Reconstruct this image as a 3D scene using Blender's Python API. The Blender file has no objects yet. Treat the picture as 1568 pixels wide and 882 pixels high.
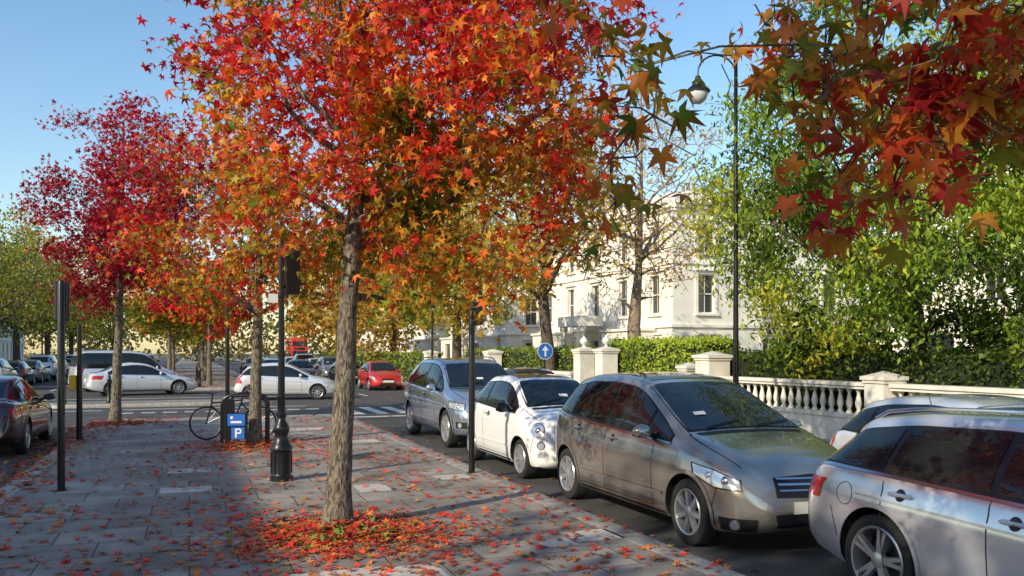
import bpy, math, random
import numpy as np
from mathutils import Vector, Matrix, noise
from mathutils.bvhtree import BVHTree
R0 = np.random.RandomState(7)
random.seed(5)
scene = bpy.context.scene
COL = scene.collection

# ------------------------------------------------------------------ materials
def newmat(name):
    m = bpy.data.materials.new(name); m.use_nodes = True
    nt = m.node_tree; b = nt.nodes['Principled BSDF']
    return m, nt, b
def pmat(name, col, rough=.6, metal=0., coat=0., spec=.5, noise_amt=0., nscale=5., bump=0., bscale=40.):
    m, nt, b = newmat(name)
    b.inputs['Base Color'].default_value = (*col, 1)
    b.inputs['Roughness'].default_value = rough
    b.inputs['Metallic'].default_value = metal
    b.inputs['Coat Weight'].default_value = coat
    b.inputs['Coat Roughness'].default_value = .03
    b.inputs['Specular IOR Level'].default_value = spec
    tc = nt.nodes.new('ShaderNodeTexCoord')
    if noise_amt > 0:
        n = nt.nodes.new('ShaderNodeTexNoise'); n.inputs['Scale'].default_value = nscale
        n.inputs['Detail'].default_value = 6
        nt.links.new(tc.outputs['Object'], n.inputs['Vector'])
        r = nt.nodes.new('ShaderNodeValToRGB')
        r.color_ramp.elements[0].position = .3; r.color_ramp.elements[1].position = .7
        r.color_ramp.elements[0].color = (*[c*(1-noise_amt) for c in col], 1)
        r.color_ramp.elements[1].color = (*[min(1, c*(1+noise_amt)) for c in col], 1)
        nt.links.new(n.outputs['Fac'], r.inputs['Fac'])
        nt.links.new(r.outputs['Color'], b.inputs['Base Color'])
    if bump > 0:
        n2 = nt.nodes.new('ShaderNodeTexNoise'); n2.inputs['Scale'].default_value = bscale
        n2.inputs['Detail'].default_value = 5
        nt.links.new(tc.outputs['Object'], n2.inputs['Vector'])
        bp = nt.nodes.new('ShaderNodeBump'); bp.inputs['Strength'].default_value = bump
        bp.inputs['Distance'].default_value = .02
        nt.links.new(n2.outputs['Fac'], bp.inputs['Height'])
        nt.links.new(bp.outputs['Normal'], b.inputs['Normal'])
    return m
def leafmat(name, trans=.4, rough=.45):
    m, nt, b = newmat(name)
    at = nt.nodes.new('ShaderNodeAttribute'); at.attribute_name = 'Col'
    nt.links.new(at.outputs['Color'], b.inputs['Base Color'])
    b.inputs['Roughness'].default_value = rough
    b.inputs['Specular IOR Level'].default_value = .3
    tr = nt.nodes.new('ShaderNodeBsdfTranslucent')
    br = nt.nodes.new('ShaderNodeMix'); br.data_type = 'RGBA'; br.blend_type = 'MULTIPLY'
    br.inputs[0].default_value = 1
    nt.links.new(at.outputs['Color'], br.inputs[6]); br.inputs[7].default_value = (1.5, 1.4, 1.0, 1)
    nt.links.new(br.outputs[2], tr.inputs['Color'])
    mx = nt.nodes.new('ShaderNodeMixShader'); mx.inputs[0].default_value = trans
    nt.links.new(b.outputs[0], mx.inputs[1]); nt.links.new(tr.outputs[0], mx.inputs[2])
    nt.links.new(mx.outputs[0], nt.nodes['Material Output'].inputs['Surface'])
    return m
LEAF = leafmat('leaf_translucent', .42)
LEAFG = leafmat('leaf_ground', .05, .6)
LEAFH = leafmat('leaf_hedge', .3, .5)
def barkmat(name, c1, c2):
    m, nt, b = newmat(name)
    tc = nt.nodes.new('ShaderNodeTexCoord'); mp = nt.nodes.new('ShaderNodeMapping')
    mp.inputs['Scale'].default_value = (14, 14, 4.5)
    n = nt.nodes.new('ShaderNodeTexNoise'); n.inputs['Scale'].default_value = 2.4; n.inputs['Detail'].default_value = 9
    n.inputs['Distortion'].default_value = .8
    nt.links.new(tc.outputs['Object'], mp.inputs['Vector']); nt.links.new(mp.outputs[0], n.inputs['Vector'])
    r = nt.nodes.new('ShaderNodeValToRGB')
    r.color_ramp.elements[0].position = .38; r.color_ramp.elements[1].position = .62
    r.color_ramp.elements[0].color = (*c1, 1); r.color_ramp.elements[1].color = (*c2, 1)
    nt.links.new(n.outputs['Fac'], r.inputs['Fac']); nt.links.new(r.outputs['Color'], b.inputs['Base Color'])
    bp = nt.nodes.new('ShaderNodeBump'); bp.inputs['Strength'].default_value = 1; bp.inputs['Distance'].default_value = .04
    nt.links.new(n.outputs['Fac'], bp.inputs['Height']); nt.links.new(bp.outputs['Normal'], b.inputs['Normal'])
    b.inputs['Roughness'].default_value = .9
    return m
BARK = barkmat('bark_grey_brown', (.06, .048, .034), (.27, .225, .165))
BARKD = barkmat('bark_dark', (.045, .035, .025), (.17, .13, .09))
BARKL = barkmat('bark_pale', (.16, .12, .08), (.40, .31, .22))

# ------------------------------------------------------------------ mesh accumulator
class MB:
    def __init__(s):
        s.v = []; s.f = []; s.m = []; s.sm = []
    def add(s, v, f, mat=0, smooth=False, M=None):
        o = len(s.v)
        if M is not None: v = [tuple(M @ Vector(p)) for p in v]
        s.v.extend([tuple(p) for p in v])
        for k in f: s.f.append(tuple(i+o for i in k)); s.m.append(mat); s.sm.append(smooth)
    def box(s, a, b, mat=0, M=None):
        x0, y0, z0 = a; x1, y1, z1 = b
        v = [(x0,y0,z0),(x1,y0,z0),(x1,y1,z0),(x0,y1,z0),(x0,y0,z1),(x1,y0,z1),(x1,y1,z1),(x0,y1,z1)]
        s.add(v, [(0,3,2,1),(4,5,6,7),(0,1,5,4),(1,2,6,5),(2,3,7,6),(3,0,4,7)], mat, False, M)
    def bbox(s, a, b, r=.02, mat=0, M=None):
        x0, y0, z0 = a; x1, y1, z1 = b
        def ring(i, z): return [(x0+i+r,y0+i,z),(x1-i-r,y0+i,z),(x1-i,y0+i+r,z),(x1-i,y1-i-r,z),(x1-i-r,y1-i,z),(x0+i+r,y1-i,z),(x0+i,y1-i-r,z),(x0+i,y0+i+r,z)]
        v = ring(r, z0)+ring(0, z0+r)+ring(0, z1-r)+ring(r, z1)
        f = [tuple(range(7, -1, -1)), tuple(range(24, 32))]
        for k in range(3):
            for i in range(8): j = (i+1) % 8; f.append((k*8+i, k*8+j, k*8+8+j, k*8+8+i))
        s.add(v, f, mat, False, M)
    def lathe(s, prof, c=(0,0,0), n=16, mat=0, M=None, smooth=True, caps=True):
        v = []; f = []
        for r, z in prof:
            for i in range(n):
                a = 2*math.pi*i/n; v.append((c[0]+r*math.cos(a), c[1]+r*math.sin(a), c[2]+z))
        for k in range(len(prof)-1):
            for i in range(n): j = (i+1) % n; f.append((k*n+i, k*n+j, (k+1)*n+j, (k+1)*n+i))
        if caps: f.append(tuple(range(n-1, -1, -1))); f.append(tuple((len(prof)-1)*n+i for i in range(n)))
        s.add(v, f, mat, smooth, M)
    def tube(s, pts, rad, n=8, mat=0, smooth=True, M=None):
        pts = [Vector(p) for p in pts]
        if not hasattr(rad, '__len__'): rad = [rad]*len(pts)
        v = []; f = []
        up = Vector((0.13, .97, .2)).normalized()
        for i, p in enumerate(pts):
            t = (pts[min(i+1, len(pts)-1)]-pts[max(i-1, 0)])
            if t.length < 1e-6: t = Vector((0,0,1))
            t.normalize()
            a = t.cross(up)
            if a.length < 1e-3: a = t.cross(Vector((1,0,0)))
            a.normalize(); b = t.cross(a)
            for k in range(n):
                an = 2*math.pi*k/n; v.append(tuple(p+(a*math.cos(an)+b*math.sin(an))*rad[i]))
        for i in range(len(pts)-1):
            for k in range(n): j = (k+1) % n; f.append((i*n+k, i*n+j, (i+1)*n+j, (i+1)*n+k))
        f.append(tuple(range(n))); f.append(tuple((len(pts)-1)*n+k for k in range(n)))
        s.add(v, f, mat, smooth, M)
    def ball(s, c, r, mat=0, n=12, M=None):
        v = []; f = []; h = n//2
        for i in range(h+1):
            th = math.pi*i/h
            for k in range(n):
                a = 2*math.pi*k/n; v.append((c[0]+r[0]*math.sin(th)*math.cos(a), c[1]+r[1]*math.sin(th)*math.sin(a), c[2]+r[2]*math.cos(th)))
        for i in range(h):
            for k in range(n): j = (k+1) % n; f.append((i*n+k, (i+1)*n+k, (i+1)*n+j, i*n+j))
        s.add(v, f, mat, True, M)
    def mesh(s, name, mats, sharp=40):
        me = bpy.data.meshes.new(name); me.from_pydata(s.v, [], s.f)
        me.polygons.foreach_set('material_index', s.m); me.polygons.foreach_set('use_smooth', s.sm)
        for m in mats: me.materials.append(m)
        me.update()
        try: me.set_sharp_from_angle(angle=math.radians(sharp))
        except Exception: pass
        return me
    def obj(s, name, mats, loc=(0,0,0), rot=0, parent=None, sharp=40):
        o = bpy.data.objects.new(name, s.mesh(name, mats, sharp)); COL.objects.link(o)
        o.location = loc; o.rotation_euler = (0, 0, rot)
        if parent: o.parent = parent
        return o
def empty(name, loc=(0,0,0)):
    e = bpy.data.objects.new(name, None); e.location = loc; COL.objects.link(e); e.empty_display_size = .3
    return e

# ------------------------------------------------------------------ leaves (numpy)
def star():
    v = [(0, 0, .06)]
    notch = [(-60,.24),(5,.37),(62,.40),(118,.40),(175,.37),(240,.24)]
    tips = [(-25,.72),(35,.97),(90,1.08),(145,.97),(205,.72)]
    for a, r in notch: v.append((r*math.cos(math.radians(a)), r*math.sin(math.radians(a)), 0))
    for a, r in tips: v.append((r*math.cos(math.radians(a)), r*math.sin(math.radians(a)), -.22))
    return np.array(v), np.array([(0, 1+i, 7+i, 2+i) for i in range(5)])
STAR = star()
DIAM = (np.array([(0,-1,0),(.42,-.1,.1),(0,1,-.12),(-.42,-.1,.1)]), np.array([(0,1,2,3)]))
BROAD = (np.array([(0,-.8,0),(.7,-.2,.12),(.35,.55,0),(0,1,-.12),(-.35,.55,0),(-.7,-.2,.12)]), np.array([(0,1,2,3),(0,3,4,5)]))
def leaves(name, C, size, cols, tmpl, mat, rng, droop=.4, flat=False, parent=None):
    C = np.asarray(C); N = len(C)
    if flat:
        nrm = rng.normal(0, .22, (N,3)); nrm[:,2] = 1
        a = rng.normal(0, 1, (N,3)); a[:,2] = 0
    else:
        nrm = rng.normal(0, 1, (N,3)); nrm[:,2] += .5
        a = rng.normal(0, 1, (N,3)); a[:,2] -= droop*2
    nrm /= np.linalg.norm(nrm, axis=1)[:,None]
    a -= nrm*(a*nrm).sum(1)[:,None]; a /= np.linalg.norm(a, axis=1)[:,None]+1e-9
    b = np.cross(a, nrm)
    T, F = tmpl; nt = len(T)
    sz = size*rng.uniform(.6, 1.25, N)
    wx = rng.uniform(.75, 1.1, N)
    curl = rng.uniform(.2, 2.4, N) if not flat else rng.uniform(-1.2, 1.2, N)
    V = (C[:,None,:] + sz[:,None,None]*((wx[:,None]*T[None,:,0])[:,:,None]*b[:,None,:] + T[None,:,1,None]*a[:,None,:] + (curl[:,None]*T[None,:,2])[:,:,None]*nrm[:,None,:])).reshape(-1,3)
    FF = (F[None] + (np.arange(N)*nt)[:,None,None]).reshape(-1, F.shape[1])
    me = bpy.data.meshes.new(name)
    me.vertices.add(len(V)); me.vertices.foreach_set('co', V.astype(np.float32).ravel())
    nl = FF.size; me.loops.add(nl); me.loops.foreach_set('vertex_index', FF.astype(np.int32).ravel())
    me.polygons.add(len(FF)); me.polygons.foreach_set('loop_start', (np.arange(len(FF))*F.shape[1]).astype(np.int32))
    me.update(calc_edges=True)
    ca = me.color_attributes.new('Col', 'FLOAT_COLOR', 'POINT')
    cc = np.ones((N, nt, 4), np.float32); cc[:,:,:3] = cols[:,None,:]
    if nt > 8 and not flat:  # leaf tips redder than the blade centre
        cc[:,0,0:3] *= np.array([.95,1.35,1.1]); cc[:,7:,0:3] *= np.array([1.0,.75,.9])
    ca.data.foreach_set('color', cc.ravel())
    me.materials.append(mat)
    o = bpy.data.objects.new(name, me); COL.objects.link(o)
    if parent: o.parent = parent
    return o
def nz(p, f, off=0.): return noise.noise(Vector((p[0]*f+off, p[1]*f+off*.7, p[2]*f-off)))
def palette(stops, t):
    t = np.clip(t, 0, 1); xs = [s[0] for s in stops]
    return np.stack([np.interp(t, xs, [s[1][k] for s in stops]) for k in range(3)], 1)

def make_tree(name, base, trunk, env, ncl, nleaf, lsize, colfn, tmpl=STAR, spread=.32, seed=1, bark=None,
              nlimb=8, extra=None, droop=.4, gap=-.12, shell=.45, limb_start=.45, extra_leaf=None, rmin=.006, leafmat_=None, bare=0., zflat=.8, extra_spread=.14):
    rng = np.random.RandomState(seed); base = np.array(base, float)
    root = empty(name, tuple(base))
    mb = MB(); nodes = []; rad = []
    tp = np.array([t[:3] for t in trunk]); tr = np.array([t[3] for t in trunk])
    L = len(trunk)
    ts = np.linspace(0, L-1, L*4)
    P = np.stack([np.interp(ts, range(L), tp[:,k]) for k in range(3)], 1)
    P[1:,0:2] += rng.normal(0, .006, (len(P)-1, 2))
    Rr = np.interp(ts, range(L), tr)
    Rr[0] *= 1.3; Rr[1] *= 1.08
    mb.tube(P, Rr, 14)
    for p, r, t in zip(P, Rr, ts):
        if t/(L-1) > limb_start: nodes.append(p); rad.append(r)
    ec, er = np.array(env[0], float), np.array(env[1], float)
    nt0 = len(nodes)
    for k in range(nlimb):
        an = 2*math.pi*(k*.382+rng.uniform(-.06,.06)); el = rng.uniform(-.25, .75)
        tgt = ec + er*.75*np.array([math.cos(an)*math.cos(el), math.sin(an)*math.cos(el), math.sin(el)])
        zs = np.array([n[2] for n in nodes[:nt0]])
        st = np.argmin(np.abs(zs-(tgt[2]-.75*np.linalg.norm(tgt[:2]-ec[:2]))) + rng.uniform(0,.3,nt0))
        s0 = np.array(nodes[st]); r0 = rad[st]*.55
        ctl = s0*.5+tgt*.5 + np.array([0,0,-.06*np.linalg.norm(tgt-s0)]) + rng.normal(0,.1,3)*er.mean()*.5
        pts = []
        for u in np.linspace(0, 1, 9):
            q = (1-u)**2*s0 + 2*u*(1-u)*ctl + u*u*tgt
            if 0 < u < 1: q = q + rng.normal(0, .03, 3)*er.mean()*.4
            pts.append(q)
        rr = [max(rmin, r0*(1-.75*u)) for u in np.linspace(0,1,9)]
        mb.tube(pts, rr, 7)
        for q, r in list(zip(pts, rr))[2:]: nodes.append(q); rad.append(r)
    C = []; tries = 0
    while len(C) < ncl and tries < ncl*30:
        tries += 1
        d = rng.normal(0,1,3); d /= np.linalg.norm(d); r = rng.uniform(0,1)**shell
        q = d*r
        if q[2] < 0: q[2] *= zflat
        p = ec + er*q
        lump = 1+.28*nz(d, 1.6, seed*3.1)
        p = ec + (p-ec)*lump
        if nz(p, 1.1/ max(.6,er.mean()*.4), seed*1.7) < gap: continue
        C.append((p, 0))
    if extra is not None:
        for e in extra: C.append((np.array(e, float), 1))
    C.sort(key=lambda c: np.linalg.norm((c[0]-ec)/er) if c[1] == 0 else 5+np.linalg.norm(c[0]-ec))
    LC = []
    for c, kind in C:
        NA = np.array(nodes); dd = np.linalg.norm(NA-c, axis=1) + .6*np.maximum(0, NA[:,2]-c[2]+.1*er.mean())*(0 if kind else 1)
        k = int(np.argmin(dd)); s0 = NA[k]; r0 = max(rmin, min(rad[k]*.62, .05*er.mean()/2))
        mid = (s0+c)/2 + rng.normal(0,.06,3)*np.linalg.norm(c-s0) + np.array([0,0,.05*np.linalg.norm(c-s0)])
        pts = [s0, s0*.55+mid*.45, mid, mid*.5+c*.5, c]; r1 = rmin
        rr = list(np.linspace(r0, r1, 5)); mb.tube(pts, rr, 5)
        for q, r in list(zip(pts, rr))[2:]: nodes.append(q); rad.append(r)
        n = nleaf if kind == 0 else (extra_leaf or nleaf)
        n = int(n*rng.uniform(.6,1.4))
        if rng.uniform() < bare: n = int(n*.15)
        sp = spread if kind == 0 else extra_spread
        g = rng.normal(0, 1, (n,3))*np.array([1,1,.75 if kind == 0 else 1.1])*sp*.62
        u = rng.uniform(.2,1,n)[:,None]
        cc = c*u + mid*(1-u)
        sel = rng.uniform(0,1,n) < .65
        cc[sel] = c
        LC.append(cc+g)
        for q in range(3):
            e = c + rng.normal(0,1,3)*sp*.6; mb.tube([c, (c+e)/2+rng.normal(0,.02,3), e], [r1, r1*.8, r1*.5], 4)
    LC = np.concatenate(LC)
    bo = mb.obj('trunk_and_limbs', [bark or BARK]); bo.parent = root
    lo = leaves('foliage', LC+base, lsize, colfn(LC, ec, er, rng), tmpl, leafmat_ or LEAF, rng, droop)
    lo.parent = root; lo.location = -Vector(base)
    return root

# palettes
RED=(.64,.025,.028); CRIM=(.46,.010,.030); SCAR=(.76,.075,.022); ORG=(.78,.24,.028); AMB=(.66,.37,.045); OLV=(.34,.31,.035); GRN=(.15,.20,.025); DKR=(.20,.008,.02)
def col_sweet(bias=0., gr=0., zt=.30):
    def f(C, ec, er, rng):
        d = np.linalg.norm((C-ec)[:,:2]/er[:2], axis=1); zz = (C[:,2]-ec[2])/er[2]
        n = np.array([nz(c, .75, 3.3) for c in C]); n2 = np.array([nz(c, 2.2, 8.3) for c in C])
        t = .38*d + zt*zz + .75*n + .35*n2 + .34 + bias + rng.normal(0,.14,len(C))
        c = palette([(0,GRN),(.16,OLV),(.31,AMB),(.46,ORG),(.60,SCAR),(.78,RED),(1,CRIM)], t)
        g = rng.uniform(0,1,len(C)) < gr
        c[g] = np.array(OLV)*rng.uniform(.4,1.,(g.sum(),1))
        return c*rng.uniform(.6,1.25,(len(C),1))
    return f
def col_list(cols, freq=.5, jit=.15, off=1.):
    def f(C, ec, er, rng):
        n = np.array([nz(c, freq, off) for c in C])*.9+.5+rng.normal(0,jit,len(C))
        st = [(i/(len(cols)-1), c) for i, c in enumerate(cols)]
        return palette(st, n)*rng.uniform(.65,1.25,(len(C),1))
    return f

# ------------------------------------------------------------------ cars
PB = pmat('trim_black', (.012,.012,.013), .45)
PGL = pmat('car_glass', (.012,.017,.02), .02, 0, .2, .5)
PCH = pmat('chrome', (.65,.65,.67), .18, 1)
PTY = pmat('tyre_rubber', (.02,.02,.02), .8, bump=.2)
PRIM = pmat('alloy_silver', (.55,.56,.58), .3, .7)
PHL = pmat('headlamp', (.6,.63,.67), .1, .5, 1)
PTL = pmat('tail_lamp', (.45,.01,.012), .12, 0, 1)
PPL = pmat('number_plate', (.65,.65,.6), .4)
PWH = pmat('paper_white', (.8,.8,.8), .6)
PDK = pmat('wheel_well', (.006,.006,.006), .9)
PBR = pmat('brake_disc', (.10,.10,.10), .4, .8)
def paint(name, col, metal=.6, rough=.32):
    m, nt, b = newmat(name)
    b.inputs['Base Color'].default_value = (*col, 1); b.inputs['Metallic'].default_value = metal
    b.inputs['Roughness'].default_value = rough; b.inputs['Coat Weight'].default_value = 1; b.inputs['Coat Roughness'].default_value = .015
    b.inputs['Coat IOR'].default_value = 1.7
    tc = nt.nodes.new('ShaderNodeTexCoord'); n = nt.nodes.new('ShaderNodeTexNoise'); n.inputs['Scale'].default_value = 900
    nt.links.new(tc.outputs['Object'], n.inputs['Vector'])
    mr = nt.nodes.new('ShaderNodeMapRange'); mr.inputs[3].default_value = rough*.85; mr.inputs[4].default_value = rough*1.15
    nt.links.new(n.outputs['Fac'], mr.inputs[0]); nt.links.new(mr.outputs[0], b.inputs['Roughness'])
    return m

def smooth_prof(keys, ys, sig=.03):
    fine = np.linspace(ys[0], ys[-1], 800); k = np.array(keys, float)
    v = np.interp(fine, k[:,0], k[:,1]); dx = fine[1]-fine[0]
    n = max(1, int(3*sig/dx)); ker = np.exp(-.5*(np.arange(-n,n+1)*dx/sig)**2); ker /= ker.sum()
    ve = np.concatenate([2*v[0]-v[1:n+1][::-1], v, 2*v[-1]-v[-n-1:-1][::-1]])
    return np.interp(ys, fine, np.convolve(ve, ker, 'valid'))
CAR_CACHE = {}
def car_geo(key, S):
    if key in CAR_CACHE: return CAR_CACHE[key]
    L = S['L']; t = np.linspace(0,1,84); ys = L*(.55*t+.45*(.5-.5*np.cos(math.pi*t)))
    zt = smooth_prof(S['top'], ys, .055); zb = smooth_prof(S['belt'], ys, .07); zl = smooth_prof(S['low'], ys, .05)
    w = smooth_prof(S['w'], ys, .08); wr = smooth_prof(S['wr'], ys, .10)
    zb = np.minimum(zb, zt-.025)
    V = []; F = []
    for i in range(len(ys)):
        W, Wr, ZL, ZB, ZT = w[i], min(wr[i], w[i]*.9), zl[i], zb[i], zt[i]
        h = ZB-ZL; g = ZT-ZB; k = min(1, g/.3)
        P = [(0,ZL),(.8*W,ZL),(.925*W,ZL+.03*min(1,h/.3)),(.97*W,ZL+.12*h+.01),(.985*W,ZL+.25*h),(.997*W,ZL+.42*h),(1.0*W,ZL+.58*h),(.997*W,ZL+.72*h),(.99*W,ZL+.80*h),(.968*W,ZL+.87*h),(.955*W,ZL+.95*h),(.932*W,ZB)]
        A = (.932*W,ZB); B = (Wr, ZT-.075*k)
        for u in (.06,.3,.55,.8): P.append((A[0]+(B[0]-A[0])*u - (.012*k if u == .06 else 0)+.022*k*math.sin(math.pi*u), A[1]+(B[1]-A[1])*u))
        P += [B,(Wr-.022*k-.01,ZT-.035*k),(Wr-.07,ZT-.010*k),(Wr*.75-.02,ZT+.002),(Wr*.45,ZT+.012),(Wr*.2,ZT+.017),(0,ZT+.018)]
        ring = [(x,z) for x,z in P] + [(-x,z) for x,z in P[1:-1][::-1]]
        n = len(ring)
        V += [(x, ys[i], z) for x,z in ring]
    for i in range(len(ys)-1):
        for j in range(n): jj = (j+1) % n; F.append((i*n+j, (i+1)*n+j, (i+1)*n+jj, i*n+jj))
    F.append(tuple(range(n))); F.append(tuple((len(ys)-1)*n+j for j in range(n))[::-1])
    bvh = BVHTree.FromPolygons([Vector(v) for v in V], F)
    me = bpy.data.meshes.new('tmp'); me.from_pydata(V, [], F); me.materials.append(PB); me.materials.append(PDK)
    import bmesh
    bm = bmesh.new(); bm.from_mesh(me); bmesh.ops.recalc_face_normals(bm, faces=bm.faces); bm.to_mesh(me); bm.free()
    ob = bpy.data.objects.new('tmp', me); COL.objects.link(ob)
    cut = MB(); RW = S['R']; RA = RW+.045
    for ya in S['axles']:
        cv = []; nn = 48
        for sx in (-1.3, 1.3):
            for k in range(nn): a = 2*math.pi*k/nn; cv.append((sx, ya+RA*math.cos(a), RW+.01+RA*math.sin(a)))
        cf = [(k, (k+1)%nn, nn+(k+1)%nn, nn+k) for k in range(nn)] + [tuple(range(nn))[::-1], tuple(range(nn, 2*nn))]
        cut.add(cv, cf, 1)
    cm = cut.mesh('tmpc', [PB, PDK])
    bm = bmesh.new(); bm.from_mesh(cm); bmesh.ops.recalc_face_normals(bm, faces=bm.faces); bm.to_mesh(cm); bm.free()
    co = bpy.data.objects.new('tmpc', cm); COL.objects.link(co)
    mod = ob.modifiers.new('b','BOOLEAN'); mod.object = co; mod.operation = 'DIFFERENCE'; mod.solver = 'EXACT'
    bpy.context.view_layer.update()
    em = ob.evaluated_get(bpy.context.evaluated_depsgraph_get()).to_mesh()
    mb = MB(); mb.v = [tuple(v.co) for v in em.vertices]; 
    for p in em.polygons: mb.f.append(tuple(p.vertices)); mb.m.append(10 if p.material_index == 1 else 0); mb.sm.append(True)
    bpy.data.objects.remove(ob); bpy.data.objects.remove(co)
    def side(sg):
        def f(y, z):
            h = bvh.ray_cast(Vector((sg*3, y, z)), Vector((-sg,0,0)))
            return (h[0], h[1]*(1 if h[1].x*sg > 0 else -1)) if h[0] else None
        return f
    def topj(x, y):
        h = bvh.ray_cast(Vector((x,y,4)), Vector((0,0,-1)))
        return (h[0], h[1]*(1 if h[1].z > 0 else -1)) if h[0] else None
    def ang(phi, yc, sg=1):
        ph = math.radians(phi); d = Vector((-math.sin(ph)*sg, math.cos(ph), 0)); r = Vector((math.cos(ph)*sg, math.sin(ph), 0))
        def f(u, z):
            o = Vector((0,yc,0))+r*u-d*6+Vector((0,0,z)); h = bvh.ray_cast(o, d)
            return (h[0], h[1]*(1 if h[1].dot(d) < 0 else -1)) if h[0] else None
        return f
    def patch(B, T, pj, off, mat, nu=6, nv=4, sm=True):
        B = np.array(B, float); T = np.array(T, float); us = np.linspace(0, len(B)-1, nu+1)
        pts = []
        for j in range(nv+1):
            for u in us:
                b = [np.interp(u, range(len(B)), B[:,k]) for k in (0,1)]; t_ = [np.interp(u, range(len(T)), T[:,k]) for k in (0,1)]
                q = pj(b[0]+(t_[0]-b[0])*j/nv, b[1]+(t_[1]-b[1])*j/nv)
                pts.append(None if q is None else tuple(q[0]+q[1]*off))
        ok = {}; v = []
        for i, p in enumerate(pts):
            if p is not None: ok[i] = len(v); v.append(p)
        f = []
        for j in range(nv):
            for i in range(nu):
                q = (j*(nu+1)+i, j*(nu+1)+i+1, (j+1)*(nu+1)+i+1, (j+1)*(nu+1)+i)
                if all(k in ok for k in q): f.append(tuple(ok[k] for k in q))
        mb.add(v, f, mat, sm)
    def disc(c, r0, r1, pj, off, mat, n=20, a0=0, a1=360):
        aa = [math.radians(a0+(a1-a0)*i/n) for i in range(n+1)]
        patch([(c[0]+r0*math.cos(a), c[1]+r0*math.sin(a)) for a in aa], [(c[0]+r1*math.cos(a), c[1]+r1*math.sin(a)) for a in aa], pj, off, mat, n, 2)
    fzt = lambda y: float(np.interp(y, ys, zt)); fzb = lambda y: float(np.interp(y, ys, zb)); fw = lambda y: float(np.interp(y, ys, w)); fwr = lambda y: float(np.interp(y, ys, wr)); fzl = lambda y: float(np.interp(y, ys, zl))
    y0, y1 = S['dlo']; yy = np.linspace(y0, y1, 200)
    good = [y for y in yy if fzt(y)-.10-(fzb(y)+.02) > .03]; y0, y1 = good[0], good[-1]
    def bot(y): return fzb(y)+.02
    def tp_(y): return max(bot(y)+.01, fzt(y)-.10)
    for sg in (1,-1):
        pj = side(sg)
        yy = np.linspace(y0, y1, 40)
        patch([(y, bot(y)-.012) for y in yy], [(y, tp_(y)+.012) for y in yy], pj, .004, 1, 40, 6)
        cuts = [y0+.02]+list(S['pillars'])+[y1-.04]
        for a, b in zip(cuts[:-1], cuts[1:]):
            a2 = a+(.03 if a != cuts[0] else 0); b2 = b-.03
            q = np.linspace(a2, b2, 18)
            patch([(y, bot(y)+.008) for y in q], [(y, tp_(y)-.006) for y in q], pj, .009, 2, 18, 5)
        if S.get('chromeline'):
            q = np.linspace(y0, y1, 40); patch([(y, bot(y)-.024) for y in q], [(y, bot(y)-.006) for y in q], pj, .008, 3, 40, 1)
        for yd in S['doors']:
            patch([(yd, fzl(yd)+.12),(yd+.009, fzl(yd)+.12)], [(yd+.02, bot(yd)-.015),(yd+.029, bot(yd)-.015)], pj, .0015, 1, 1, 14)
        ya_, yb_ = S['doors'][0], S['doors'][-1]
        q = np.linspace(ya_, min(yb_+.5, S['axles'][1]-RA-.03), 16); patch([(y, fzl(y)+.105) for y in q], [(y, fzl(y)+.113) for y in q], pj, .0016, 1, 16, 1)
        if 'crease' in S:
            dz = S['crease']; q = np.linspace(S['axles'][0]+.15, S['axles'][1]+.2, 30)
            patch([(y, fzb(y)-dz-.012) for y in q], [(y, fzb(y)-dz+.006) for y in q], pj, .006, 0, 30, 1)
        if 'fuel' in S and sg == S['fuel'][2]:
            y_, z_ = S['fuel'][:2]; disc((y_,z_), .082, .087, pj, .002, 1, 24)
        for yd in S['handles']:
            z = fzb(yd)-S.get('hz', .09); q = pj(yd, z)[0]
            mb.bbox((q.x-.012 if sg > 0 else q.x-.035, yd-.10, z-.014), (q.x+.035 if sg > 0 else q.x+.012, yd+.10, z+.014), .01, S.get('handlemat', 0))
            disc((yd, z-.002), .0, .045, pj, .002, 1, 12)
        a, b = S['axles'][0]+RA+.04, S['axles'][1]-RA-.04
        q = np.linspace(a, b, 20); patch([(y, fzl(y)+.012) for y in q], [(y, fzl(y)+.075) for y in q], pj, .004, 1 if S.get('blacksill', True) else 0, 20, 2)
        if 'rub' in S:
            z = S['rub']; q = np.linspace(a+.02, b-.02, 20); patch([(y, z) for y in q], [(y, z+.035) for y in q], pj, .012, S.get('rubmat', 0), 20, 2)
        yb0 = S['axles'][0]-RA; patch([(yb0-.02, .42),(yb0-.011, .42)], [(yb0-.10, fzb(yb0-.1)-.12),(yb0-.091, fzb(yb0-.1)-.12)], pj, .0015, 1, 1, 8)
        yb1 = S['axles'][1]+RA; patch([(yb1+.02, .42),(yb1+.029, .42)], [(yb1+.09, fzb(yb1+.1)-.30),(yb1+.099, fzb(yb1+.1)-.30)], pj, .0015, 1, 1, 8)
        for ya in S['axles']:
            disc((ya, RW+.01), RA-.004, RA+S.get('lip', .035), pj, .009, S.get('lipmat', 0), 40, -12, 192)
        for ya in S['axles']:
            xo = fw(ya)-.025; rim = RW*S.get('rimr', .69)
            Mw = Matrix.Translation((sg*xo, ya, RW)) @ Matrix.Rotation(math.pi/2*sg, 4, 'Y') @ Matrix.Rotation(ya*1.3, 4, 'Z')
            mb.lathe([(rim,-.19),(RW-.03,-.2),(RW,-.17),(RW,-.03),(RW-.012,-.008),(RW-.04,.004),(rim+.02,.002),(rim,-.012)], n=40, mat=4, M=Mw, caps=False)
            mb.lathe([(rim-.03,-.14),(rim-.025,-.12),(rim-.02,-.03),(rim-.016,.0),(rim-.004,.006),(rim+.004,-.004)], n=40, mat=5, M=Mw, caps=False)
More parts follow.
